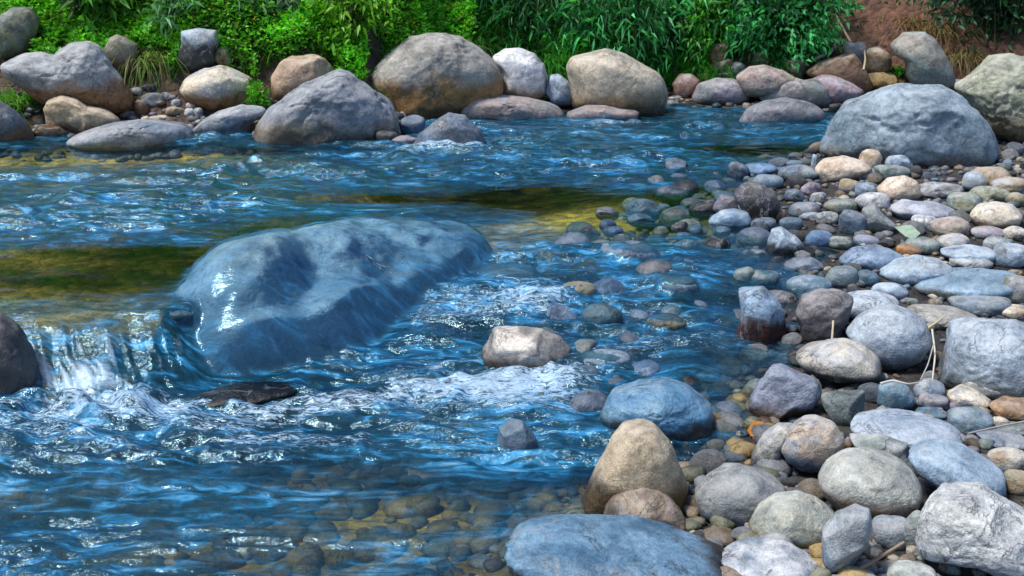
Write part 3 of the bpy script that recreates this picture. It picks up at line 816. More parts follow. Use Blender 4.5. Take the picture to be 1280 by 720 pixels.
# ---- pebble bar, near part
bar('cream-white sloping stone below the lumpy purple-grey boulder', 'G', [(433, 208), (470, 170), (560, 133), (620, 126), (680, 148), (730, 193), (757, 242), (730, 274), (640, 282), (540, 274), (460, 244)], (.55, .50, .42), 'lgrey', (.06, .05, .045), stain=.22, lift=.05)
bar('large pale blue slab with a sparkling top at the right edge', 'G', [(948, 295), (943, 150), (960, 95), (1040, 74), (1150, 59), (1230, 48), (1330, 68), (1400, 200), (1360, 330), (1270, 344), (1130, 350), (1010, 316)], (.38, .45, .53), (.30, .37, .45), (.15, .18, .19), name='boulder', stain=.28, cuts=2)
bar('grey-tan low stone lying against the front of the large slab', 'G', [(1013, 252), (1060, 231), (1150, 260), (1247, 290), (1242, 332), (1180, 354), (1090, 326), (1020, 295)], (.33, .32, .29), 'grey')
bar('glossy grey stone at the water edge with a brown foot', 'G', [(258, 383), (290, 310), (330, 228), (370, 221), (440, 244), (512, 270), (530, 320), (512, 372), (440, 414), (350, 438), (280, 424)], (.46, .50, .62), (.30, .33, .42), (.12, .08, .05), name='boulder', stain=.24, wet=.6, cuts=3, rough=1.3)
bar('rough grey-green block with dry grass on it', 'G', [(525, 350), (600, 325), (677, 318), (682, 400), (692, 444), (610, 454), (545, 424)], (.14, .17, .17), 'ggrey', cuts=5, wet=.2)
bar('teal blue stone under a white root strand', 'G', [(733, 310), (790, 279), (850, 305), (877, 350), (862, 398), (780, 404), (733, 372)], (.12, .24, .32), 'bluegrey', 'dark', stain=.15)
bar('blue-grey cube-like stone left of the tan-white one', 'G', (930, 322, 126, 84), 'bluegrey', 'lgrey', cuts=4)
bar('mauve brown stone under the cube-like one', 'G', (940, 362, 116, 66), (.28, .24, .26), 'bluegrey')
bar('tan-white smooth stone below the large slab', 'G', [(993, 342), (1040, 297), (1090, 313), (1162, 360), (1130, 392), (1020, 394)], 'cream', 'lgrey', 'mauve', stain=.2)
bar('orange-brown rounded stone at the right edge below the large slab', 'G', [(1152, 387), (1190, 345), (1260, 341), (1330, 360), (1340, 430), (1180, 438)], (.38, .23, .12), 'brown')
bar('teal grey stone below the tan-white smooth one', 'G', (1075, 432, 170, 104), (.20, .28, .32), 'bluegrey')
bar('small blue stone behind the pitted pale blue slab', 'G', (935, 407, 116, 50), 'bluegrey', 'teal')
bar('pitted pale blue slab lying across the near bar', 'G', [(628, 482), (700, 420), (790, 394), (900, 404), (1000, 434), (1047, 480), (1020, 520), (920, 535), (800, 525), (700, 504)], (.36, .44, .55), (.28, .36, .46), 'bluegrey', lift=.04, stain=.15)
bar('grey-green slab tucked under the pitted pale blue one', 'G', [(628, 492), (740, 480), (840, 484), (852, 560), (800, 604), (660, 545)], 'ggrey', 'lgrey', cuts=2)
bar('cream stone with a warm top and blue shoulder at the water edge', 'G', [(373, 542), (400, 470), (450, 420), (500, 411), (570, 439), (612, 490), (602, 562), (540, 604), (460, 609), (400, 584)], (.52, .42, .33), (.33, .36, .42), 'bluegrey', stain=.15, lift=.04)
bar('pale upright stone leaning left of the warm cream one', 'G', [(263, 562), (300, 490), (360, 444), (422, 441), (412, 480), (384, 520), (387, 602), (330, 626), (258, 606)], (.46, .45, .40), 'grey', (.10, .10, .11), stain=.3)
bar('large round pale cream boulder with a brownish foot in the near bar', 'H', [(511, 192), (535, 135), (600, 79), (700, 53), (800, 83), (862, 140), (902, 212), (882, 290), (780, 306), (700, 292), (600, 296), (540, 244)], (.46, .46, .41), (.36, .38, .36), (.26, .18, .13), name='boulder', stain=.28, lift=.05, depth=.9, rough=.7)
bar('smooth pale blue stone right of the large round cream boulder', 'G', [(850, 562), (890, 518), (960, 503), (1040, 508), (1080, 538), (1152, 590), (1202, 630), (1217, 692), (1150, 726), (1000, 700), (880, 628)], (.30, .42, .55), (.24, .34, .45), 'dark', stain=.12, lift=.03, rough=.8)
bar('cream-topped stone at the right edge above the white block', 'G', (1217, 585, 156, 100), (.50, .46, .40), 'tan', 'bluegrey')
bar('olive brown stone at the right edge under the cream-topped one', 'G', (1255, 662, 110, 96), 'tan', 'olive')
bar('long grey stone with dark hollows under a thin twig', 'G', (1205, 502, 210, 70), 'bluegrey', 'grey', 'dark', cuts=3)
bar('olive grey flat stone above the long hollowed one', 'G', (1242, 462, 140, 54), 'ggrey', 'grey')
bar('grey domed stone with a wet rim near the tall tan stone', 'H', [(53, 243), (90, 180), (150, 123), (210, 114), (290, 128), (350, 159), (397, 205), (382, 244), (310, 286), (250, 336), (150, 347), (78, 314)], (.27, .28, .28), (.20, .22, .24), 'bluegrey', name='boulder', stain=.15, wet=.08)
bar('olive cream rounded stone below the grey domed one', 'H', [(253, 374), (290, 290), (340, 233), (430, 216), (510, 238), (582, 290), (592, 342), (560, 406), (480, 428), (300, 418)], (.40, .40, .33), (.30, .33, .30), (.26, .22, .10), stain=.2, lift=.01)
bar('angular upright grey stone with a chipped edge', 'H', [(523, 378), (570, 310), (640, 266), (697, 273), (714, 340), (690, 424), (650, 516), (600, 526), (528, 505)], (.34, .38, .42), 'grey', 'bluegrey', cuts=5, lift=.03, stain=.2)
bar('angular white and blue stone at the bottom edge', 'H', [(150, 472), (240, 398), (300, 418), (380, 393), (450, 418), (512, 470), (500, 545), (380, 570), (240, 548)], (.50, .52, .56), 'bluegrey', cuts=4)
bar('large white angular block in the lower right corner', 'H', [(878, 472), (888, 370), (908, 270), (943, 198), (1000, 188), (1090, 183), (1170, 213), (1280, 270), (1370, 310), (1370, 525), (1240, 530), (1130, 485), (1000, 497), (920, 507)], (.60, .61, .60), (.46, .48, .50), (.33, .38, .45), name='boulder', cuts=3, stain=.15, lift=.04, depth=.7, rough=1.2)
bar('small blue-grey stone left of the large white block', 'H', (790, 372, 156, 136), (.24, .29, .33), 'grey')
bar('little dark pebble on top of the small blue-grey stone', 'H', (778, 295, 60, 44), 'grey', 'bluegrey')
bar('grey-green stone wedged beside the large white block', 'H', (875, 372, 100, 150), 'ggrey', 'grey')
bar('white stone at the bottom edge below the thin twig', 'H', (860, 535, 180, 120), (.52, .52, .50), 'ggrey')
bar('pale flat stone at the bottom edge under the upright grey one', 'H', (560, 548, 210, 70), 'lgrey', 'grey')
bar('large flat blue boulder with a dark foot at the bottom edge', 'P',
    [(630, 684), (642, 663), (665, 649), (705, 644), (749, 648), (790, 652), (823, 662), (850, 669), (890, 688), (927, 712), (932, 737), (870, 754), (760, 750), (680, 740), (638, 714)], (.28, .50, .70), (.10, .26, .42), (.05, .04, .03), name='boulder', stain=.45, wet=.75, depth=.6, rough=1.3)
bar('tall tan stone standing in the shallow water', 'I',
    [(916, 452), (940, 380), (985, 290), (1020, 200), (1060, 143), (1120, 128), (1180, 143), (1240, 210), (1277, 300), (1312, 370), (1302, 435), (1200, 486), (1000, 506), (938, 495)], (.52, .42, .29), (.44, .35, .24), (.20, .12, .045), name='boulder', stain=.35, depth=.75, rough=.8, sink=1.25)
bar('tan brown stone with a dark patch leaning before the tall tan one', 'I',
    [(993, 494), (1020, 430), (1080, 389), (1140, 372), (1200, 389), (1262, 440), (1304, 500), (1304, 558), (1150, 566), (1020, 535)], (.40, .30, .21), (.26, .20, .16), 'brown', stain=.15, lift=.01)
# ------------------------------------------------------------------ small pebbles between the cobbles
FILL = [('grey', 'grey'), ('blue-grey', 'bluegrey'), ('pale', 'lgrey'), ('tan', 'tan'), ('dark', 'dark'), ('greenish', 'ggrey')]
protos = {}
def pebble_mesh(key, i):
    B, F = ico(4)
    off = i * 7.7 + 300
    q = B * (1 + .10 * fbm(B[:, 0] * 1.4 + off, B[:, 1] * 1.4, B[:, 2] * 1.4, 3) + .04 * fbm(B[:, 0] * 5 + off, B[:, 1] * 5, B[:, 2] * 5, 2))[:, None]
    r = random.Random(i)
    for _ in range(i % 7):
        nr = np.array([r.gauss(0, 1), r.gauss(0, 1), r.gauss(0, 1)]); nr /= np.linalg.norm(nr)
        ov = q @ nr - r.uniform(.6, .9)
        q = q - np.where(ov > 0, ov, 0)[:, None] * nr * .9
    a = np.array(C[key]); m = sstep(-.3, .4, fbm(B[:, 0] * 2 + off, B[:, 1] * 2, B[:, 2] * 2, 3))[:, None]
    return q, F, (a * (1 - m) + a * .6 * m) * r.uniform(.55, 1.0)


n_f = 0
tries = 0
while n_f < 190 and tries < 9000:
    tries += 1
    y = 2.5 * (8.0 / 2.5) ** random.random()
    x = float(np.interp(y, SHY, SHX)) + random.uniform(-.35, 2.2)
    if x > .5 * y + .1: continue
    rr = random.uniform(.025, .065) * (.7 + .08 * y)
    if any((x - a) ** 2 + (y - b) ** 2 < (max(c, .0) * .92 + rr * .6) ** 2 for a, b, c, _ in PLACED): continue
    nm, key = random.choice(FILL)
    if (key, n_f % 6) not in protos:
        q, F, cc = pebble_mesh(key, n_f)
        zt = 0
        wv = np.full(len(q), .15)
        o = build('pebble', q, F, M_ROCK, cols=cc, attrs={'wet': wv})
        protos[(key, n_f % 6)] = o
    else:
        o = protos[(key, n_f % 6)].copy(); COL.objects.link(o)
    hz = rr * random.uniform(.5, .8)
    o.scale = (rr, rr * random.uniform(.75, 1.1), hz)
    o.rotation_euler = (random.uniform(-.25, .25), random.uniform(-.25, .25), random.uniform(0, 6.28))
    o.location = (x, y, float(terrain(x, y)) + hz * .35)
    tag(o, 'small %s pebble filling a gap between the bigger cobbles of the bar' % nm, 'pebble', 'small %s pebbles between the cobbles' % nm)
    PLACED.append((x, y, rr, 0))
    n_f += 1

# wet stones awash in the shallows along the bar
k = 0
tries = 0
while k < 84 and tries < 4000:
    tries += 1
    y = random.uniform(3.7, 7.2)
    x = float(np.interp(y, SHY, SHX)) - abs(random.gauss(0, .28 if k < 46 else (.55 if y < 5.8 else .2))) - .02
    rr = random.uniform(.045, .095) * (.75 + .06 * y)
    if any((x - a) ** 2 + (y - b) ** 2 < (max(c, .0) * .9 + rr * .7) ** 2 for a, b, c, _ in PLACED): continue
    q, F, cc = pebble_mesh(random.choice(['bluegrey', 'teal', 'grey', 'ggrey', 'dark', 'blue']), 900 + k)
    hz = rr * random.uniform(.5, .75)
    V = q * np.array([rr, rr * random.uniform(.7, 1.0), hz])
    wz = float(water0(x, y))
    o = build('stone', V, F, M_ROCK, cols=cc * 1.25, attrs={'wet': np.full(len(q), .65)}, loc=(x, y, wz + random.uniform(-.85, .0) * hz))
    o.rotation_euler = (random.uniform(-.2, .2), random.uniform(-.2, .2), random.uniform(0, 6.28))
    tag(o, 'wet dark bluish stone awash in the shallows along the pebble bar', 'stone', 'wet stones awash along the bar')
    PLACED.append((x, y, rr, 0))
    k += 1

# ------------------------------------------------------------------ gravel (nobody could count it)
def gravel():
    B, F = ico(2)
    Vs, Fs, Cs, Ws = [], [], [], []
    pal = [C[k] for k in ('grey', 'bluegrey', 'lgrey', 'tan', 'dark', 'ggrey', 'brown', 'purple', 'cream', 'teal')]
    n = 0
    k = 0
    while k < 7600:
        u = random.random()
        if u < .68:
            y = 2.3 * (8.2 / 2.3) ** random.random(); x = float(np.interp(y, SHY, SHX)) + (random.uniform(-.7, 2.4) if u < .56 else random.uniform(1.5, 4.0))
            r = random.uniform(.009, .034)
        elif u < .86:
            x = random.uniform(-4, 4.2); y = float(np.interp(x, BX, BY)) + random.uniform(-.4, .7); r = random.uniform(.015, .05)
        else:
            x = random.uniform(-1.2, .9); y = random.uniform(2.1, 5.4); r = random.uniform(.02, .06)
        if abs(x) > .8 * y + .4: continue
        z = float(terrain(x, y))
        sc = np.array([r, r * random.uniform(.6, 1.1), r * random.uniform(.4, .8)])
        v = B * (1 + .28 * vn(B[:, 0] * 1.3 + k * 3.3, B[:, 1] * 1.3, B[:, 2] * 1.3))[:, None] * sc
        a = random.uniform(0, 6.28)
        v = np.stack([v[:, 0] * math.cos(a) - v[:, 1] * math.sin(a), v[:, 0] * math.sin(a) + v[:, 1] * math.cos(a), v[:, 2]], 1)
        Vs.append(v + np.array([x, y, z + sc[2] * .3])); Fs.append(F + n); n += len(B)
        c = np.array(random.choice(pal)) * random.uniform(.35, .95)
        if u > .86: c = np.array(random.choice([C['tan'], C['ochre'], C['olive'], C['grey']])) * random.uniform(.7, 1.3)
        Cs.append(np.tile(c, (len(B), 1)))
        Ws.append(np.full(len(B), .6 if z < float(water0(x, y)) + .02 else .15))
        k += 1
    o = build('gravel', np.concatenate(Vs), np.concatenate(Fs), M_ROCK, cols=np.concatenate(Cs), attrs={'wet': np.concatenate(Ws)})
    tag(o, 'loose wet gravel between the stones and on the shallow bed', 'gravel', kind='stuff')


gravel()


# ------------------------------------------------------------------ ground sheet
def grid_faces(nr, nc):
    i = np.arange(nr - 1)[:, None] * nc + np.arange(nc - 1)[None]
    return np.stack([i, i + 1, i + nc + 1, i + nc], -1).reshape(-1, 4)


def make_ground():
    ys = np.concatenate([np.linspace(-6, .9, 15), np.exp(np.linspace(math.log(1.0), math.log(17), 620)), np.linspace(18, 90, 30)])
    us = np.concatenate([np.linspace(-3, -.75, 30)[:-1], np.linspace(-.75, .75, 380), np.linspace(.75, 3, 30)[1:]])
    Yg, Ug = np.meshgrid(ys, us, indexing='ij')
    Xg = Ug * np.maximum(Yg, 4.0 - .0 * Yg)
    Xg = Ug * np.where(Yg > 4, Yg, 4 * .35 + Yg.clip(0) * .65)
    Zg = terrain(Xg, Yg)
    V = np.stack([Xg, Yg, Zg], -1).reshape(-1, 3)
    x, y = V[:, 0], V[:, 1]
    a, b = d_bar(x, y), d_bank(x, y)
    col = np.tile(np.array([.46, .34, .075]), (len(V), 1))       # olive bed
    ol = sstep(-.2, .5, fbm(x * 1.2, y * 1.2, 5.0, 3))[:, None]
    col = col * (1 - ol) + np.array([.48, .29, .075]) * ol
    col = col * (1 - .38 * sstep(5.0, 6.2, y) * sstep(.2, .9, x))[:, None]
    near = sstep(-.5, .3, fbm(x * .9 + 4, y * 1.3, 1.0, 3)) * sstep(3.6, 2.9, y)
    col = col * (1 - near[:, None]) + np.array([.40, .27, .085]) * near[:, None]
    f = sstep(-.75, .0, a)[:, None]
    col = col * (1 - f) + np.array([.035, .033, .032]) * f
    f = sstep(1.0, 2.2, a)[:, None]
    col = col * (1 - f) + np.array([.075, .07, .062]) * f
    f = sstep(-.35, .0, b)[:, None]
    earth = np.array([.06, .040, .026])
    red = (np.exp(-((x - 3.9) / .9) ** 2))[:, None]
    earth = earth * (1 - red) + np.array([.13, .058, .034]) * red
    col = col * (1 - f) + earth * f
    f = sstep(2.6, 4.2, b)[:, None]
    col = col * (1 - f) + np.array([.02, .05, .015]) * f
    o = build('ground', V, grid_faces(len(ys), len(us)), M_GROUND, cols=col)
    tag(o, kind='structure')


make_ground()


# ------------------------------------------------------------------ water
def make_water():
    ys = np.exp(np.linspace(math.log(1.5), math.log(10.9), 900))
    us = np.linspace(-.66, .52, 560)
    Yg, Ug = np.meshgrid(ys, us, indexing='ij')
    X = Ug * Yg
    Y = Yg
    base = water0(X, Y)
    s = base / ZU
    gp = lambda px, py, z: at(px, py, z)[:2]
    def blob(px, py, z, rx, ry):
        c = gp(px, py, z)
        return np.exp(-(((X - c[0]) / rx) ** 2 + ((Y - c[1]) / ry) ** 2))
    # smooth clear patches
    calm = np.zeros_like(X)
    for a in [(60, 345, .22, .6, .5), (200, 325, .22, .65, .4), (330, 300, .22, .4, .35), (800, 262, .22, .85, .52), (690, 248, .22, .6, .38), (880, 250, .22, .5, .45), (60, 195, .22, 1.2, .32), (230, 190, .22, .7, .22),
              (960, 188, .22, .5, .2), (480, 250, .22, .5, .12), (880, 245, .22, .3, .3)]:
        calm = np.maximum(calm, blob(*a))
    calm = np.clip(calm * (1.75 + 1.1 * fbm(X * 1.5, Y * 4, 2.0, 3)) + .35 * calm * fbm(X * 5, Y * 16, 3.0, 3), 0, 1)
    warm = np.zeros_like(X)
    for a in [(330, 690, 0, .45, .16), (560, 640, 0, .4, .16), (700, 620, 0, .25, .14), (430, 600, 0, .35, .12), (640, 700, 0, .3, .2)]:
        warm = np.maximum(warm, blob(*a))
    warm = np.clip(warm * (1.2 + 1.2 * fbm(X * 3, Y * 7, 2.0, 3)), 0, 1)
    edge = sstep(-.42, -.02, d_bar(X, Y))
    # chop
    riff = np.exp(-(((X - .35) / .8) ** 2 + ((Y - 4.5) / .9) ** 2))
    amp = .010 + .016 * sstep(.5, 1, s) * sstep(10, 8.5, Y) + .012 * (1 - s)
    patch = sstep(-.35, .30, fbm(X * 1.0 + 3, Y * 2.6, 11.0, 3))
    amp = amp * (.45 + .75 * patch) * (1 - .90 * calm) * (1 - .7 * edge) * (1 - .2 * warm)
    shx = X + .35 * Y
    wx, wy = X + .15 * vn(X * 2, Y * 2, 1.0), Y + .10 * vn(X * 2, Y * 2, 7.0)
    rid = lambda v: 1 - 2 * np.abs(v)
    w = 1.5 * rid(vn(wx * 1.9, wy * 4.6, .5)) + .9 * vn(wx * 4.2 + 3, wy * 10, 2.0) + .50 * rid(vn(wx * 9, wy * 20, 4.0)) + .18 * vn(wx * 22, wy * 46, 6.0)
    z = base + amp * w * .8
    foam_and_highlight = (.20 * sstep(.3, 1.3, w) + .12 * patch) * (1 - calm)
    # running down the drop
    drop = np.clip(s * (1 - s) * 4, 0, 1)
    left = sstep(-.95, -1.35, X)
    Xd = X + .55 * Y + .05 * vn(X * 5, Y * 5, 1.0)
    st = .45 * vn(Xd * 24, Y * 3.0, 3.0) + .7 * vn(Xd * 62, Y * 6, 5.0) + .6 * vn(X * 7, Y * 5, 2.0)
    z = z + .016 * drop * left * st
    foam_and_highlight = foam_and_highlight + drop * left * (.40 + .24 * st)
    z = z + .018 * drop * (1 - left) * vn(X * 6, Y * 10, 9.0)
    foam_and_highlight = foam_and_highlight + drop * (1 - left) * .14
    # churned water at the foot of the drop and round the rocks; a highlight on the big boulder painted with the same mask
    for (px, py, zz, rx, ry, f, h) in [(50, 520, 0, .4, .16, .40, .03), (150, 512, 0, .3, .10, .35, .02), (100, 570, 0, .6, .22, .22, .012), (330, 560, 0, .5, .18, .20, .01), (330, 520, 0, .5, .10, .32, .01), (460, 505, 0, .35, .16, .30, .02), (300, 550, 0, .6, .16, .18, .0), (560, 480, 0, .3, .2, .3, .01),
                                       (680, 470, .05, .22, .12, .30, .015), (590, 400, .1, .4, .2, .14, .01), (690, 375, .14, .22, .14, .24, .02), (760, 450, .06, .2, .1, .24, .01), (820, 390, .14, .25, .2, .25, .01),
                                       (470, 322, .3, .13, .06, .55, .0), (120, 220, .22, .7, .2, .20, .01), (320, 210, .22, .6, .25, .30, .03), (560, 190, .22, .5, .10, .5, .02), (780, 155, .22, .5, .16, .5, .02),
                                       (840, 200, .22, .6, .5, .12, .01), (620, 150, .22, .5, .08, .3, .0), (30, 395, .22, .2, .1, .4, .0), (200, 385, .22, .15, .1, .3, 0), (920, 165, .22, .4, .1, .35, 0), (240, 345, .24, .15, .08, .35, 0),
                                       (110, 305, .22, .3, .15, .2, 0), (700, 520, 0, .3, .15, .2, 0), (640, 500, 0, .3, .12, .25, 0)]:
        b = blob(px, py, zz, rx, ry)
        foam_and_highlight = foam_and_highlight + f * b
        z = z + h * b * (1 + 1.3 * vn(X * 9, Y * 15, 3.0) + .7 * vn(X * 20, Y * 30, 5.0))
    # skin of water over the draped rocks
    skin = np.zeros_like(X)
    for P, F, film in DRAPED:
        bv = BVHTree.FromPolygons([tuple(p) for p in P], [tuple(int(i) for i in f) for f in F])
        lo, hi = P.min(0), P.max(0)
        ii, jj = np.where((X > lo[0]) & (X < hi[0]) & (Y > lo[1]) & (Y < hi[1]))
        hz = np.full(X.shape, -9.0)
        for i, j in zip(ii, jj):
            h = bv.ray_cast(Vector((X[i, j], Y[i, j], 3)), Vector((0, 0, -1)))
            if h[0] is not None: hz[i, j] = h[0].z
        fl = film + .007 * fbm(X * 3.0, Y * 3.0, 4.0, 3) + .004 * vn(X * 14, Y * 9, 2.0)
        tgt = hz + fl
        m = tgt > z
        skin = np.maximum(skin, np.where(hz > z - .03, 1.0, 0))
        z = np.where(m, tgt, z)
    # soften steps
    for _ in range(2):
        z[1:-1, 1:-1] = .5 * z[1:-1, 1:-1] + .125 * (z[:-2, 1:-1] + z[2:, 1:-1] + z[1:-1, :-2] + z[1:-1, 2:])
    for _ in range(6):
        skin[1:-1, 1:-1] = .25 * (skin[:-2, 1:-1] + skin[2:, 1:-1] + skin[1:-1, :-2] + skin[1:-1, 2:])
    clear = .04 + .30 * (1 - patch) + .80 * calm + .44 * warm + .75 * edge
    clear = np.maximum(clear * (1 - skin), np.clip(.74 + .30 * sstep(.25, .36, z) + .35 * fbm(X * 4, Y * 4, 3.0, 3), .35, 1) * skin) * (1 - .85 * drop * left)
    chop = np.clip((1 - .84 * calm - .15 * warm) * (.55 + .45 * patch), 0, 1) * (1 - .60 * skin)
    V = np.stack([X, Y, z], -1).reshape(-1, 3)
    o = build('water', V, grid_faces(len(ys), len(us)), M_WATER, attrs={'clear': clear.ravel(), 'foam_and_highlight': (foam_and_highlight * (1 - .4 * skin)).ravel(), 'chop': chop.ravel(), 'skin': skin.ravel(), 'flow': np.clip(drop * left * 1.3, 0, 1).ravel()})
    tag(o, kind='structure')


make_water()


# ------------------------------------------------------------------ vegetation
def leaves(pos, dirs, length, width, cols, droop=.25, seed=0):
    """many folded pointed leaves; returns V, F, C"""
    g = np.random.default_rng(seed)
    n = len(pos)
    d = dirs / np.linalg.norm(dirs, axis=1)[:, None]
    rv = g.normal(size=(n, 3)); rv[:, 2] += .0
    side = np.cross(d, rv); side /= np.linalg.norm(side, axis=1)[:, None] + 1e-9
    nor = np.cross(side, d)
    flip = np.where(nor[:, 2] < 0, -1, 1)[:, None]; nor = nor * flip
    L = length[:, None]; W = width[:, None]
    b = pos
    mid = pos + d * L * .45
    tip = pos + d * L; tip[:, 2] -= droop * length
    l = mid + side * W * .5 + nor * W * .18
    r = mid - side * W * .5 + nor * W * .18
    V = np.stack([b, l, tip, r], 1).reshape(-1, 3)
    k = np.arange(n)[:, None] * 4
    F = np.concatenate([k + np.array([[0, 1, 2]]), k + np.array([[0, 2, 3]])])
    cc = np.repeat(cols, 4, 0)
    return V, F, cc


def blades(pos, dirs, length, width, cols, droop=.5, seed=0, seg=3):
    g = np.random.default_rng(seed)
    n = len(pos)
    d = dirs / np.linalg.norm(dirs, axis=1)[:, None]
    side = np.cross(d, g.normal(size=(n, 3))); side[:, 2] *= .2; side /= np.linalg.norm(side, axis=1)[:, None] + 1e-9
    rows = []
    for i in range(seg + 1):
        t = i / seg
        c = pos + d * (length * t)[:, None]
        c[:, 2] -= droop * length * t * t
        w = (width * (1 - t) ** .7 * .5)[:, None] + .0006
        rows += [c - side * w, c + side * w]
    V = np.stack(rows, 1).reshape(-1, 3)
    m = 2 * (seg + 1)
    k = np.arange(n)[:, None] * m
    F = np.concatenate([k + np.array([[2 * i, 2 * i + 1, 2 * i + 3, 2 * i + 2]]) for i in range(seg)])
    return V, F, np.repeat(cols, m, 0)


def tri(F):
    return np.concatenate([F[:, [0, 1, 2]], F[:, [0, 2, 3]]]) if F.shape[1] == 4 else F


def merge(parts):
    Vs, Fs, Cs, n = [], [], [], 0
    for V, F, c in parts:
        Vs.append(V); Fs.append(tri(F) + n); Cs.append(c); n += len(V)
    return np.concatenate(Vs), np.concatenate(Fs), np.concatenate(Cs)


def tube(path, r0, r1, col=(.2, .15, .1), sides=6):
    P = np.array(path, float)
    n = len(P)
    rows = []
    for i in range(n):
        t = P[min(i + 1, n - 1)] - P[max(i - 1, 0)]; t /= np.linalg.norm(t) + 1e-9
        a = np.cross(t, [.31, .2, .93]); a /= np.linalg.norm(a) + 1e-9
        b = np.cross(t, a)
        r = r0 + (r1 - r0) * i / (n - 1)
        for k in range(sides):
            w = k / sides * 2 * math.pi
            rows.append(P[i] + r * (a * math.cos(w) + b * math.sin(w)))
    F = []
    for i in range(n - 1):
        for k in range(sides):
            F.append([i * sides + k, i * sides + (k + 1) % sides, (i + 1) * sides + (k + 1) % sides, (i + 1) * sides + k])
    V = np.array(rows)
    return V, np.array(F), np.tile(np.array(col), (len(V), 1))


def colmix(n, lo, hi, g, spread=1.0):
    t = g.random(n)[:, None] ** spread
    c = np.array(lo) * (1 - t) + np.array(hi) * t
    return c * g.uniform(.75, 1.25, (n, 1))


def bank_points(n, x0, x1, b0, b1, g):
    x = g.uniform(x0, x1, n)
    y = np.interp(x, BX, BY) + g.uniform(b0, b1, n)
    return x, y, terrain(x, y)


def ground_cover():
    g = np.random.default_rng(3)
    n = 150000
    x, y, z = bank_points(n, -5.6, -.35, .40, 3.1, g)
    keep = (g.random(n) < np.clip(1.6 - .3 * (y - np.interp(x, BX, BY)), .25, 1)) & (fbm(x * 1.1, y * 1.1, 3.0, 3) > -.55)
    # bare hollows above the rocks
    bb = y - np.interp(x, BX, BY)
    keep &= (bb > .62 + .25 * vn(x * 2.5, y * 2.5, 3.0)) | (x < -3.75)
    keep &= ~((np.abs(x + 3.0) < .22) & (y < 9.3)) & (x < -.9 + .25 * vn(x * 2, y * 2, 4.0) + .35 * (y - 9))
    for a, b, c, t in PLACED:
        if b > 7.8 and c > .12:
            keep &= ~((np.abs(x - a) < c * 1.05) & (y < b + .1) & (y > b - 1.3))
    x, y, z = x[keep], y[keep], z[keep]
    n = len(x)
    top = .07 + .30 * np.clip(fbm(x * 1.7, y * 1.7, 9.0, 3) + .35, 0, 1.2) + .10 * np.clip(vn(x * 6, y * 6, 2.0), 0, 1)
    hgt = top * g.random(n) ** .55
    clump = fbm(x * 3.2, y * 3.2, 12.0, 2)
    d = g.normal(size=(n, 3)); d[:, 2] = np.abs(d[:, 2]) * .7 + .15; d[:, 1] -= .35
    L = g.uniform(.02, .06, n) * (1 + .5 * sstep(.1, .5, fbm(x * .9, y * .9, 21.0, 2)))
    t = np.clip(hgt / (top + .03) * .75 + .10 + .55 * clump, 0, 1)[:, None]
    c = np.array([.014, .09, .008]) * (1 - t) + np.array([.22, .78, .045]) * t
    yel = sstep(.1, .6, fbm(x * 1.0 + 5, y * 1.0, 2.0, 2))[:, None]
    c = c * (1 - .55 * yel) + np.array([.32, .52, .03]) * t * .55 * yel
    c = c * g.uniform(.6, 1.35, (n, 1))
    dead = g.random(n) < .03
    c[dead] = np.array([.24, .17, .06]) * g.uniform(.5, 1.3, (dead.sum(), 1))
    p = np.stack([x, y, z + hgt], 1)
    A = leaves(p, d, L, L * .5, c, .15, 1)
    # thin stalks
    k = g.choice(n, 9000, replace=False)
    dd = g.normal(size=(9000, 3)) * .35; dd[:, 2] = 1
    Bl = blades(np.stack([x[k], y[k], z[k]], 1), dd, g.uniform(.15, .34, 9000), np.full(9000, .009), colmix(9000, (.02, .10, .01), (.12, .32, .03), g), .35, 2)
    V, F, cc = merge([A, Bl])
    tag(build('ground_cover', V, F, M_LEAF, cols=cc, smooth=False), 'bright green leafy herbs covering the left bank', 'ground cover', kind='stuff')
    # tiny yellow flowers
    k = g.choice(n, 420, replace=False)
    k = k[hgt[k] > .05]
    fl = []
    m = len(k)
    base = np.stack([x[k], y[k], z[k] + top[k] + .02], 1)
    for a in range(5):
        w = a / 5 * 6.283
        dd = np.tile(np.array([math.cos(w), math.sin(w) - .3, .55]), (m, 1))
        fl.append(leaves(base, dd, np.full(m, .016), np.full(m, .013), colmix(m, (.62, .50, .03), (.75, .68, .10), g), 0, 3 + a))
    V, F, cc = merge(fl)
    tag(build('yellow_flowers', V, F, M_LEAF, cols=cc, smooth=False), 'tiny yellow flowers dotted through the bright green herbs', 'flowers', kind='stuff')


ground_cover()


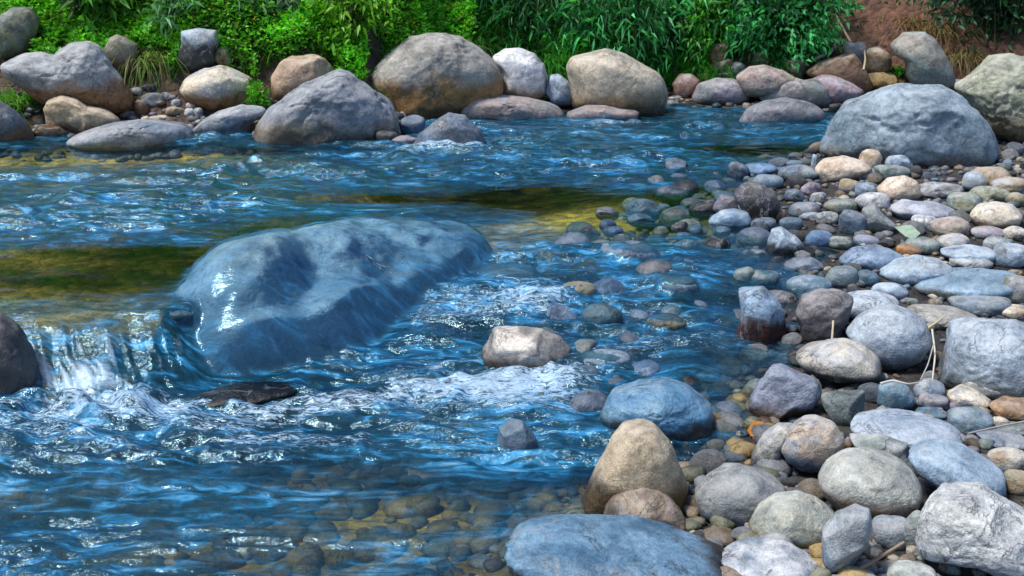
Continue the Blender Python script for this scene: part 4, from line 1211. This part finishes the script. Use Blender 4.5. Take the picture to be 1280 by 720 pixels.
def bank_grass():
    g = np.random.default_rng(5)
    parts = []
    n = 26000
    x, y, z = bank_points(n, -1.1, 2.6, .5, 3.2, g)
    k = fbm(x * 1.4, y * 1.4, 1.0, 3) > -.45
    x, y, z = x[k], y[k], z[k]; n = len(x)
    cl = fbm(x * 1.5, y * 1.5, 6.0, 2)
    d = np.stack([.5 * vn(x * 1.5, y * 1.5, 2.0) + g.normal(0, .3, n), -.3 + g.normal(0, .3, n), np.full(n, .9)], 1)
    t = np.clip(.4 + .8 * cl + g.normal(0, .25, n), 0, 1)[:, None]
    c = np.array([.014, .10, .014]) * (1 - t) + np.array([.10, .48, .05]) * t
    parts.append(blades(np.stack([x, y, z], 1), d, g.uniform(.14, .42, n), g.uniform(.008, .016, n), c, .55, 1))
    # scattered darker growth on the far right and thin grass on the earth slope
    n = 9000
    x, y, z = bank_points(n, 2.6, 6.5, .9, 5.0, g)
    k = (np.abs(x - 3.9) > .55 + .3 * g.random(n)) & (fbm(x * 1.2, y * 1.2, 9.0, 3) > -.2)
    x, y, z = x[k], y[k], z[k]; n = len(x)
    d = g.normal(size=(n, 3)) * .45; d[:, 2] = .8; d[:, 1] -= .3
    parts.append(blades(np.stack([x, y, z], 1), d, g.uniform(.12, .36, n), g.uniform(.007, .014, n), colmix(n, (.02, .06, .015), (.05, .14, .03), g), .6, 2))
    V, F, cc = merge(parts)
    tag(build('grass', V, F, M_GRASS, cols=cc, smooth=False), 'dark green long grass in the shade of the middle and right bank', 'grass', kind='stuff')


bank_grass()


def tussock(px, py, label, n, ln, lo, hi, seed, droop=.8, lift=0., spread=.1, wd=.012, lean=(0, -.5)):
    g = np.random.default_rng(seed)
    p = hit(px, py, lift) + np.array([0, .04, 0])
    pos = g.normal(0, spread, (n, 3)); pos[:, 2] = g.normal(0, .02, n)
    d = g.normal(size=(n, 3)) * .5; d[:, 2] = np.abs(d[:, 2]) + .5; d[:, 0] += lean[0]; d[:, 1] += lean[1]
    V, F, c = blades(pos, d, g.uniform(.5, 1.1, n) * ln, g.uniform(.6, 1.3, n) * wd, colmix(n, lo, hi, g), droop, seed)
    o = build('grass_tussock', V, F, M_GRASS, cols=c, loc=p, smooth=False)
    tag(o, label, 'grass tussock')
    return o


tussock(183, 76, 'straw and green grass tussock hanging over the gap beside the banded boulder', 320, .42, (.20, .17, .06), (.10, .26, .04), 1, 1.3)
tussock(8, 128, 'bright green grass tussock at the left edge below the banded boulder', 520, .34, (.06, .20, .02), (.14, .36, .05), 2, .8, spread=.16)
tussock(588, 62, 'fine pale green grass tuft above the white boulder', 260, .45, (.05, .16, .03), (.16, .34, .08), 3, .8, wd=.009)
tussock(690, 84, 'bright grass tuft between the white boulder and the round tan boulder', 420, .42, (.02, .12, .01), (.06, .30, .03), 4, .7, spread=.14)
tussock(1172, 40, 'hanging straw-coloured dry grass right of the brown earth slope', 200, .36, (.14, .10, .045), (.28, .21, .10), 5, 1.1, spread=.14)
tussock(1140, 30, 'dry brown grass tuft at the top of the earth slope', 140, .34, (.20, .12, .06), (.30, .20, .10), 6, 1.0, spread=.12)
tussock(1200, 72, 'thin dry grass hanging behind the olive grey boulder', 240, .38, (.12, .11, .04), (.25, .19, .09), 7, 1.1, spread=.14)
tussock(1124, 92, 'small bright green weed between the ochre stone and the upright boulder', 160, .16, (.03, .20, .02), (.08, .36, .04), 8, .5, spread=.05, wd=.02)


def shrub(name, label, px, py, R, n_cl, per, leaf, wid, lo, hi, seed, droop=.3, hang=0., cen=(0, 0, 0), stems=5, lift=0., cl_r=.13, cat='shrub', group=None, base=None):
    g = np.random.default_rng(seed)
    b = hit(px, py, lift) if base is None else np.array(base, float)
    root = empty(name, b)
    tag(root, label, cat, group)
    c0 = np.array(cen)
    u = g.normal(size=(n_cl, 3)); u /= np.linalg.norm(u, axis=1)[:, None]
    rad = g.random(n_cl)[:, None] ** .45
    cl = c0 + u * rad * np.array(R)
    cl = cl[cl[:, 2] > -.1]
    m = len(cl)
    pos = np.repeat(cl, per, 0) + g.normal(0, cl_r, (m * per, 3)) * np.array([1, 1, .75])
    d = np.repeat(cl - c0, per, 0) / np.array(R) * .6 + g.normal(0, .55, (m * per, 3)); d[:, 2] += .15 - hang; d[:, 1] -= .3
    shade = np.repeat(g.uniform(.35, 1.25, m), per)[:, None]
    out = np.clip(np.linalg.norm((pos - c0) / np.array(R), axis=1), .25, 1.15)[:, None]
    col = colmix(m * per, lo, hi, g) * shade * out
    L = g.uniform(.7, 1.25, m * per) * leaf
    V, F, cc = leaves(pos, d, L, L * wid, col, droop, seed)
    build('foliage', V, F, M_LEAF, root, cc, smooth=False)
    st = []
    for i in range(min(stems * 4, m)):
        e = cl[i]
        f = np.array([g.normal(0, .05), g.normal(0, .05), -.05])
        pth = [f + (e - f) * t + np.array([0, 0, .25 * math.sin(t * math.pi) * np.linalg.norm(e) * .4]) for t in np.linspace(0, 1, 7)]
        st.append(tube(pth, .010, .003, (.05, .07, .025), 5))
    V, F, cc = merge(st)
    build('stems', V, F, M_STEM, root, cc)
    return root


GBAM, GBU = 'bamboo-like shrubs on the far bank', 'leafy bushes on the far bank'
shrub('bamboo_shrub', 'tallest bamboo-like shrub with long drooping leaves above the round tan boulder', 770, 66, (.62, .5, .55), 60, 34, .13, .16, (.03, .22, .06), (.14, .68, .24), 21, .35, .35, (0, 0, .35), group=GBAM)
shrub('bamboo_shrub', 'bamboo-like shrub with bright leaves right of the tallest one', 842, 62, (.5, .45, .5), 50, 32, .125, .16, (.03, .20, .05), (.13, .64, .20), 22, .35, .4, (0, 0, .38), group=GBAM)
shrub('bamboo_shrub', 'darker bamboo-like shrub in the middle of the bank behind the white boulder', 672, 40, (.6, .45, .4), 46, 26, .12, .15, (.02, .13, .04), (.07, .40, .12), 23, .35, .3, (0, .1, .3), group=GBAM)
shrub('leafy_bush', 'dense dark green bush left of the brown earth slope', 985, 66, (.55, .45, .48), 70, 60, .075, .42, (.02, .16, .05), (.09, .55, .17), 24, .3, .2, (0, 0, .36), cl_r=.10, group=GBU)
shrub('leafy_bush', 'bright yellow-green bush between the bamboo and the dense dark bush', 905, 62, (.42, .35, .45), 46, 55, .075, .36, (.04, .20, .02), (.14, .58, .06), 25, .3, .35, (0, .1, .35), cl_r=.10, group=GBU)
shrub('leafy_bush', 'dim bluish green bush over the olive boulder in the top right corner', 1240, 50, (.7, .45, .5), 60, 50, .08, .4, (.018, .08, .04), (.05, .22, .09), 26, .3, .2, (0, .2, .4), cl_r=.11, group=GBU)
shrub('leafy_bush', 'dark leafy bush at the top edge behind the bamboo', 600, 8, (.8, .5, .45), 60, 45, .07, .4, (.012, .08, .02), (.05, .28, .07), 27, .3, .1, (0, .2, .3), cl_r=.12, group=GBU)
shrub('leafy_bush', 'small green bush above the brown earth slope', 1100, -20, (.5, .35, .25), 36, 45, .06, .4, (.012, .06, .012), (.04, .20, .04), 28, .3, .2, (0, .2, .2), cl_r=.1, group=GBU)


GH = 'taller herbs on the left bank'
shrub('herb_plant', 'pale feathery herb above the dark rock with the pale flat top', 232, 34, (.28, .22, .26), 26, 26, .085, .24, (.06, .22, .08), (.26, .55, .28), 31, .4, .2, (0, 0, .22), cl_r=.07, cat='herb', group=GH)
shrub('herb_plant', 'pale bluish green herb above the upright pinkish tan boulder', 352, 44, (.25, .2, .26), 22, 26, .09, .22, (.06, .22, .10), (.24, .50, .30), 32, .4, .25, (0, 0, .22), cl_r=.07, cat='herb', group=GH)
shrub('herb_plant', 'broad-leaved herb at the top edge above the lumpy tan rock', 120, 22, (.34, .25, .24), 26, 20, .12, .42, (.03, .14, .02), (.14, .46, .05), 33, .4, .2, (0, 0, .2), cl_r=.08, cat='herb', group=GH)
shrub('herb_plant', 'lime green leafy herb left of the largest far boulder', 438, 46, (.36, .25, .26), 34, 28, .075, .36, (.06, .24, .02), (.34, .74, .06), 34, .4, .2, (0, 0, .22), cl_r=.08, cat='herb', group=GH)

# ------------------------------------------------------------------ twigs, dry stems, leaves
def stick(name, label, pts, r0, r1, col, cat='twig'):
    """pts: (px, py, height above ground)"""
    P = []
    for px, py, h in pts:
        P.append(hit(px, py, h))
    P = np.array(P)
    if len(P) > 2:
        t = np.linspace(0, len(P) - 1, 12)
        Q = np.stack([np.interp(t, np.arange(len(P)), P[:, i]) for i in range(3)], 1)
        Q[1:-1] = (Q[:-2] + 2 * Q[1:-1] + Q[2:]) / 4
        P = Q
    else:
        t = np.linspace(0, 1, 8)[:, None]
        P = P[0] * (1 - t) + P[1] * t + np.sin(t * math.pi) * np.array([[0, 0, .01]])
    V, F, c = tube(P - P[0], r0, r1, col)
    o = build(name, V, F, M_STEM, cols=c, loc=P[0])
    tag(o, label, cat)
    return o


def cpx(v, x, y): return VIEW[v][0] + x / S, VIEW[v][1] + y / S
def st(name, label, v, pts, r0, r1, col, cat='twig'):
    return stick(name, label, [(*cpx(v, a, b), h) for a, b, h in pts], r0, r1, col, cat)


PALE, STRAW, GREYB = (.50, .42, .30), (.42, .33, .17), (.30, .25, .19)
st('dry_branch', 'longest pale dead stick leaning before the brown earth slope', 'C', [(636, 160, .02), (605, 105, .05), (576, 48, .05)], .014, .008, PALE, 'branch')
st('dry_branch', 'shorter pale dead stick left of the longest one', 'C', [(606, 160, .02), (575, 120, .05), (552, 85, .06)], .011, .006, GREYB, 'branch')
st('dry_branch', 'thin dark stick leaning above the tan grey boulder', 'C', [(735, 186, .25), (755, 150, .2), (774, 120, .15)], .008, .005, (.24, .14, .09), 'branch')
st('dry_branch', 'short pale upright stick against the small grey boulder', 'C', [(683, 262, .35), (690, 220, .35), (686, 188, .3)], .010, .007, PALE, 'branch')
st('driftwood', 'tangled grey driftwood stick lying over the reddish brown rock', 'C', [(500, 222, .25), (545, 205, .25), (590, 170, .2), (625, 158, .1)], .016, .008, (.33, .30, .27), 'driftwood')
st('driftwood', 'crooked pale driftwood stick beside the leaning dead sticks', 'C', [(560, 200, .25), (585, 150, .2), (612, 152, .15), (632, 190, .25)], .013, .007, PALE, 'driftwood')
st('dry_grass_stem', 'short upright straw stem beside the lumpy purple-grey boulder', 'G', [(565, 142, .07), (570, 65, .13)], .005, .004, (.62, .52, .36), 'grass stem')
st('dry_leaf_blade', 'dry straw blade lying on the long tan-grey cobble', 'G', [(925, 92, .12), (955, 72, .14), (992, 44, .15)], .006, .002, (.60, .52, .32), 'grass stem')
st('dry_root', 'white dry root strand hanging between the round boulder and the large slab', 'G', [(938, 95, .16), (950, 190, .1), (938, 292, .06)], .004, .003, (.60, .57, .48), 'root')
st('dry_root', 'thin second root strand left of the white hanging one', 'G', [(944, 150, .14), (922, 230, .08), (895, 282, .05)], .0025, .002, (.45, .45, .40), 'root')
st('dry_root', 'white root strand across the teal blue stone', 'G', [(745, 300, .12), (790, 283, .13), (850, 300, .12), (885, 296, .10)], .005, .003, (.58, .56, .52), 'root')
st('twig', 'straight brown twig beside the angular upright grey stone', 'H', [(655, 520, .03), (740, 470, .06), (835, 414, .10)], .006, .004, (.30, .22, .15))
st('twig', 'long thin grey twig across the hollowed stone at the right edge', 'G', [(1070, 486, .1), (1170, 462, .1), (1300, 434, .1)], .003, .003, (.40, .38, .36))
st('dry_grass_stem', 'bent dry stem on the rim of the glossy grey stone', 'G', [(490, 265, .16), (525, 300, .12), (525, 350, .06), (510, 365, .05)], .003, .002, (.55, .48, .32), 'grass stem')


def leaf_flat(label, v, pts, h, col):
    P = np.array([hit(*cpx(v, a, b), hh) for (a, b), hh in zip(pts, h)])
    c = P.mean(0)
    V = np.concatenate([P, [c + np.array([0, 0, .004])]])
    n = len(P)
    F = np.array([[i, (i + 1) % n, n] for i in range(n)])
    o = build('fallen_leaf', V - c, F, M_LEAF, cols=np.tile(np.array(col), (n + 1, 1)), loc=c, smooth=False)
    tag(o, label, 'leaf')


leaf_flat('pale green flake-like fallen leaf lying on the upper pebble bar', 'F', [(798, 312), (838, 302), (862, 304), (895, 334), (870, 357), (838, 345)], [.08, .09, .09, .08, .06, .06], (.42, .55, .42))
leaf_flat('orange fallen leaf in the wet gap beside the glossy grey stone', 'G', [(250, 470), (270, 435), (310, 440), (318, 470), (290, 502), (262, 495)], [.03, .04, .04, .03, .02, .02], (.55, .22, .04))

# ------------------------------------------------------------------ light
SUN = Vector((-.44, -.12, .88)).normalized()
el = math.asin(SUN.z)
az = math.atan2(SUN.x, SUN.y)
w = bpy.data.worlds.new('World')
scene.world = w
w.use_nodes = True
wn, wl = w.node_tree.nodes, w.node_tree.links
wn.clear()
sky = wn.new('ShaderNodeTexSky')
sky.sky_type = 'NISHITA'
sky.sun_disc = False
sky.sun_elevation = el
sky.sun_rotation = az
sky.ozone_density = 3.0
sky.dust_density = .6
bg = wn.new('ShaderNodeBackground'); bg.inputs[1].default_value = .15
wo = wn.new('ShaderNodeOutputWorld')
wl.new(sky.outputs[0], bg.inputs[0]); wl.new(bg.outputs[0], wo.inputs[0])
sd = bpy.data.lights.new('sun', 'SUN')
sd.energy = 4.4
sd.angle = R_(12)
sd.color = (1, .95, .86)
so = bpy.data.objects.new('sun', sd)
COL.objects.link(so)
so.rotation_euler = (-SUN).to_track_quat('-Z', 'Y').to_euler()
scene.view_settings.view_transform = 'Standard'
scene.view_settings.look = 'None'
scene.view_settings.exposure = 0
scene.render.engine = 'CYCLES'
scene.cycles.max_bounces = 8
scene.cycles.transparent_max_bounces = 12
scene.cycles.caustics_reflective = False
scene.cycles.caustics_refractive = False
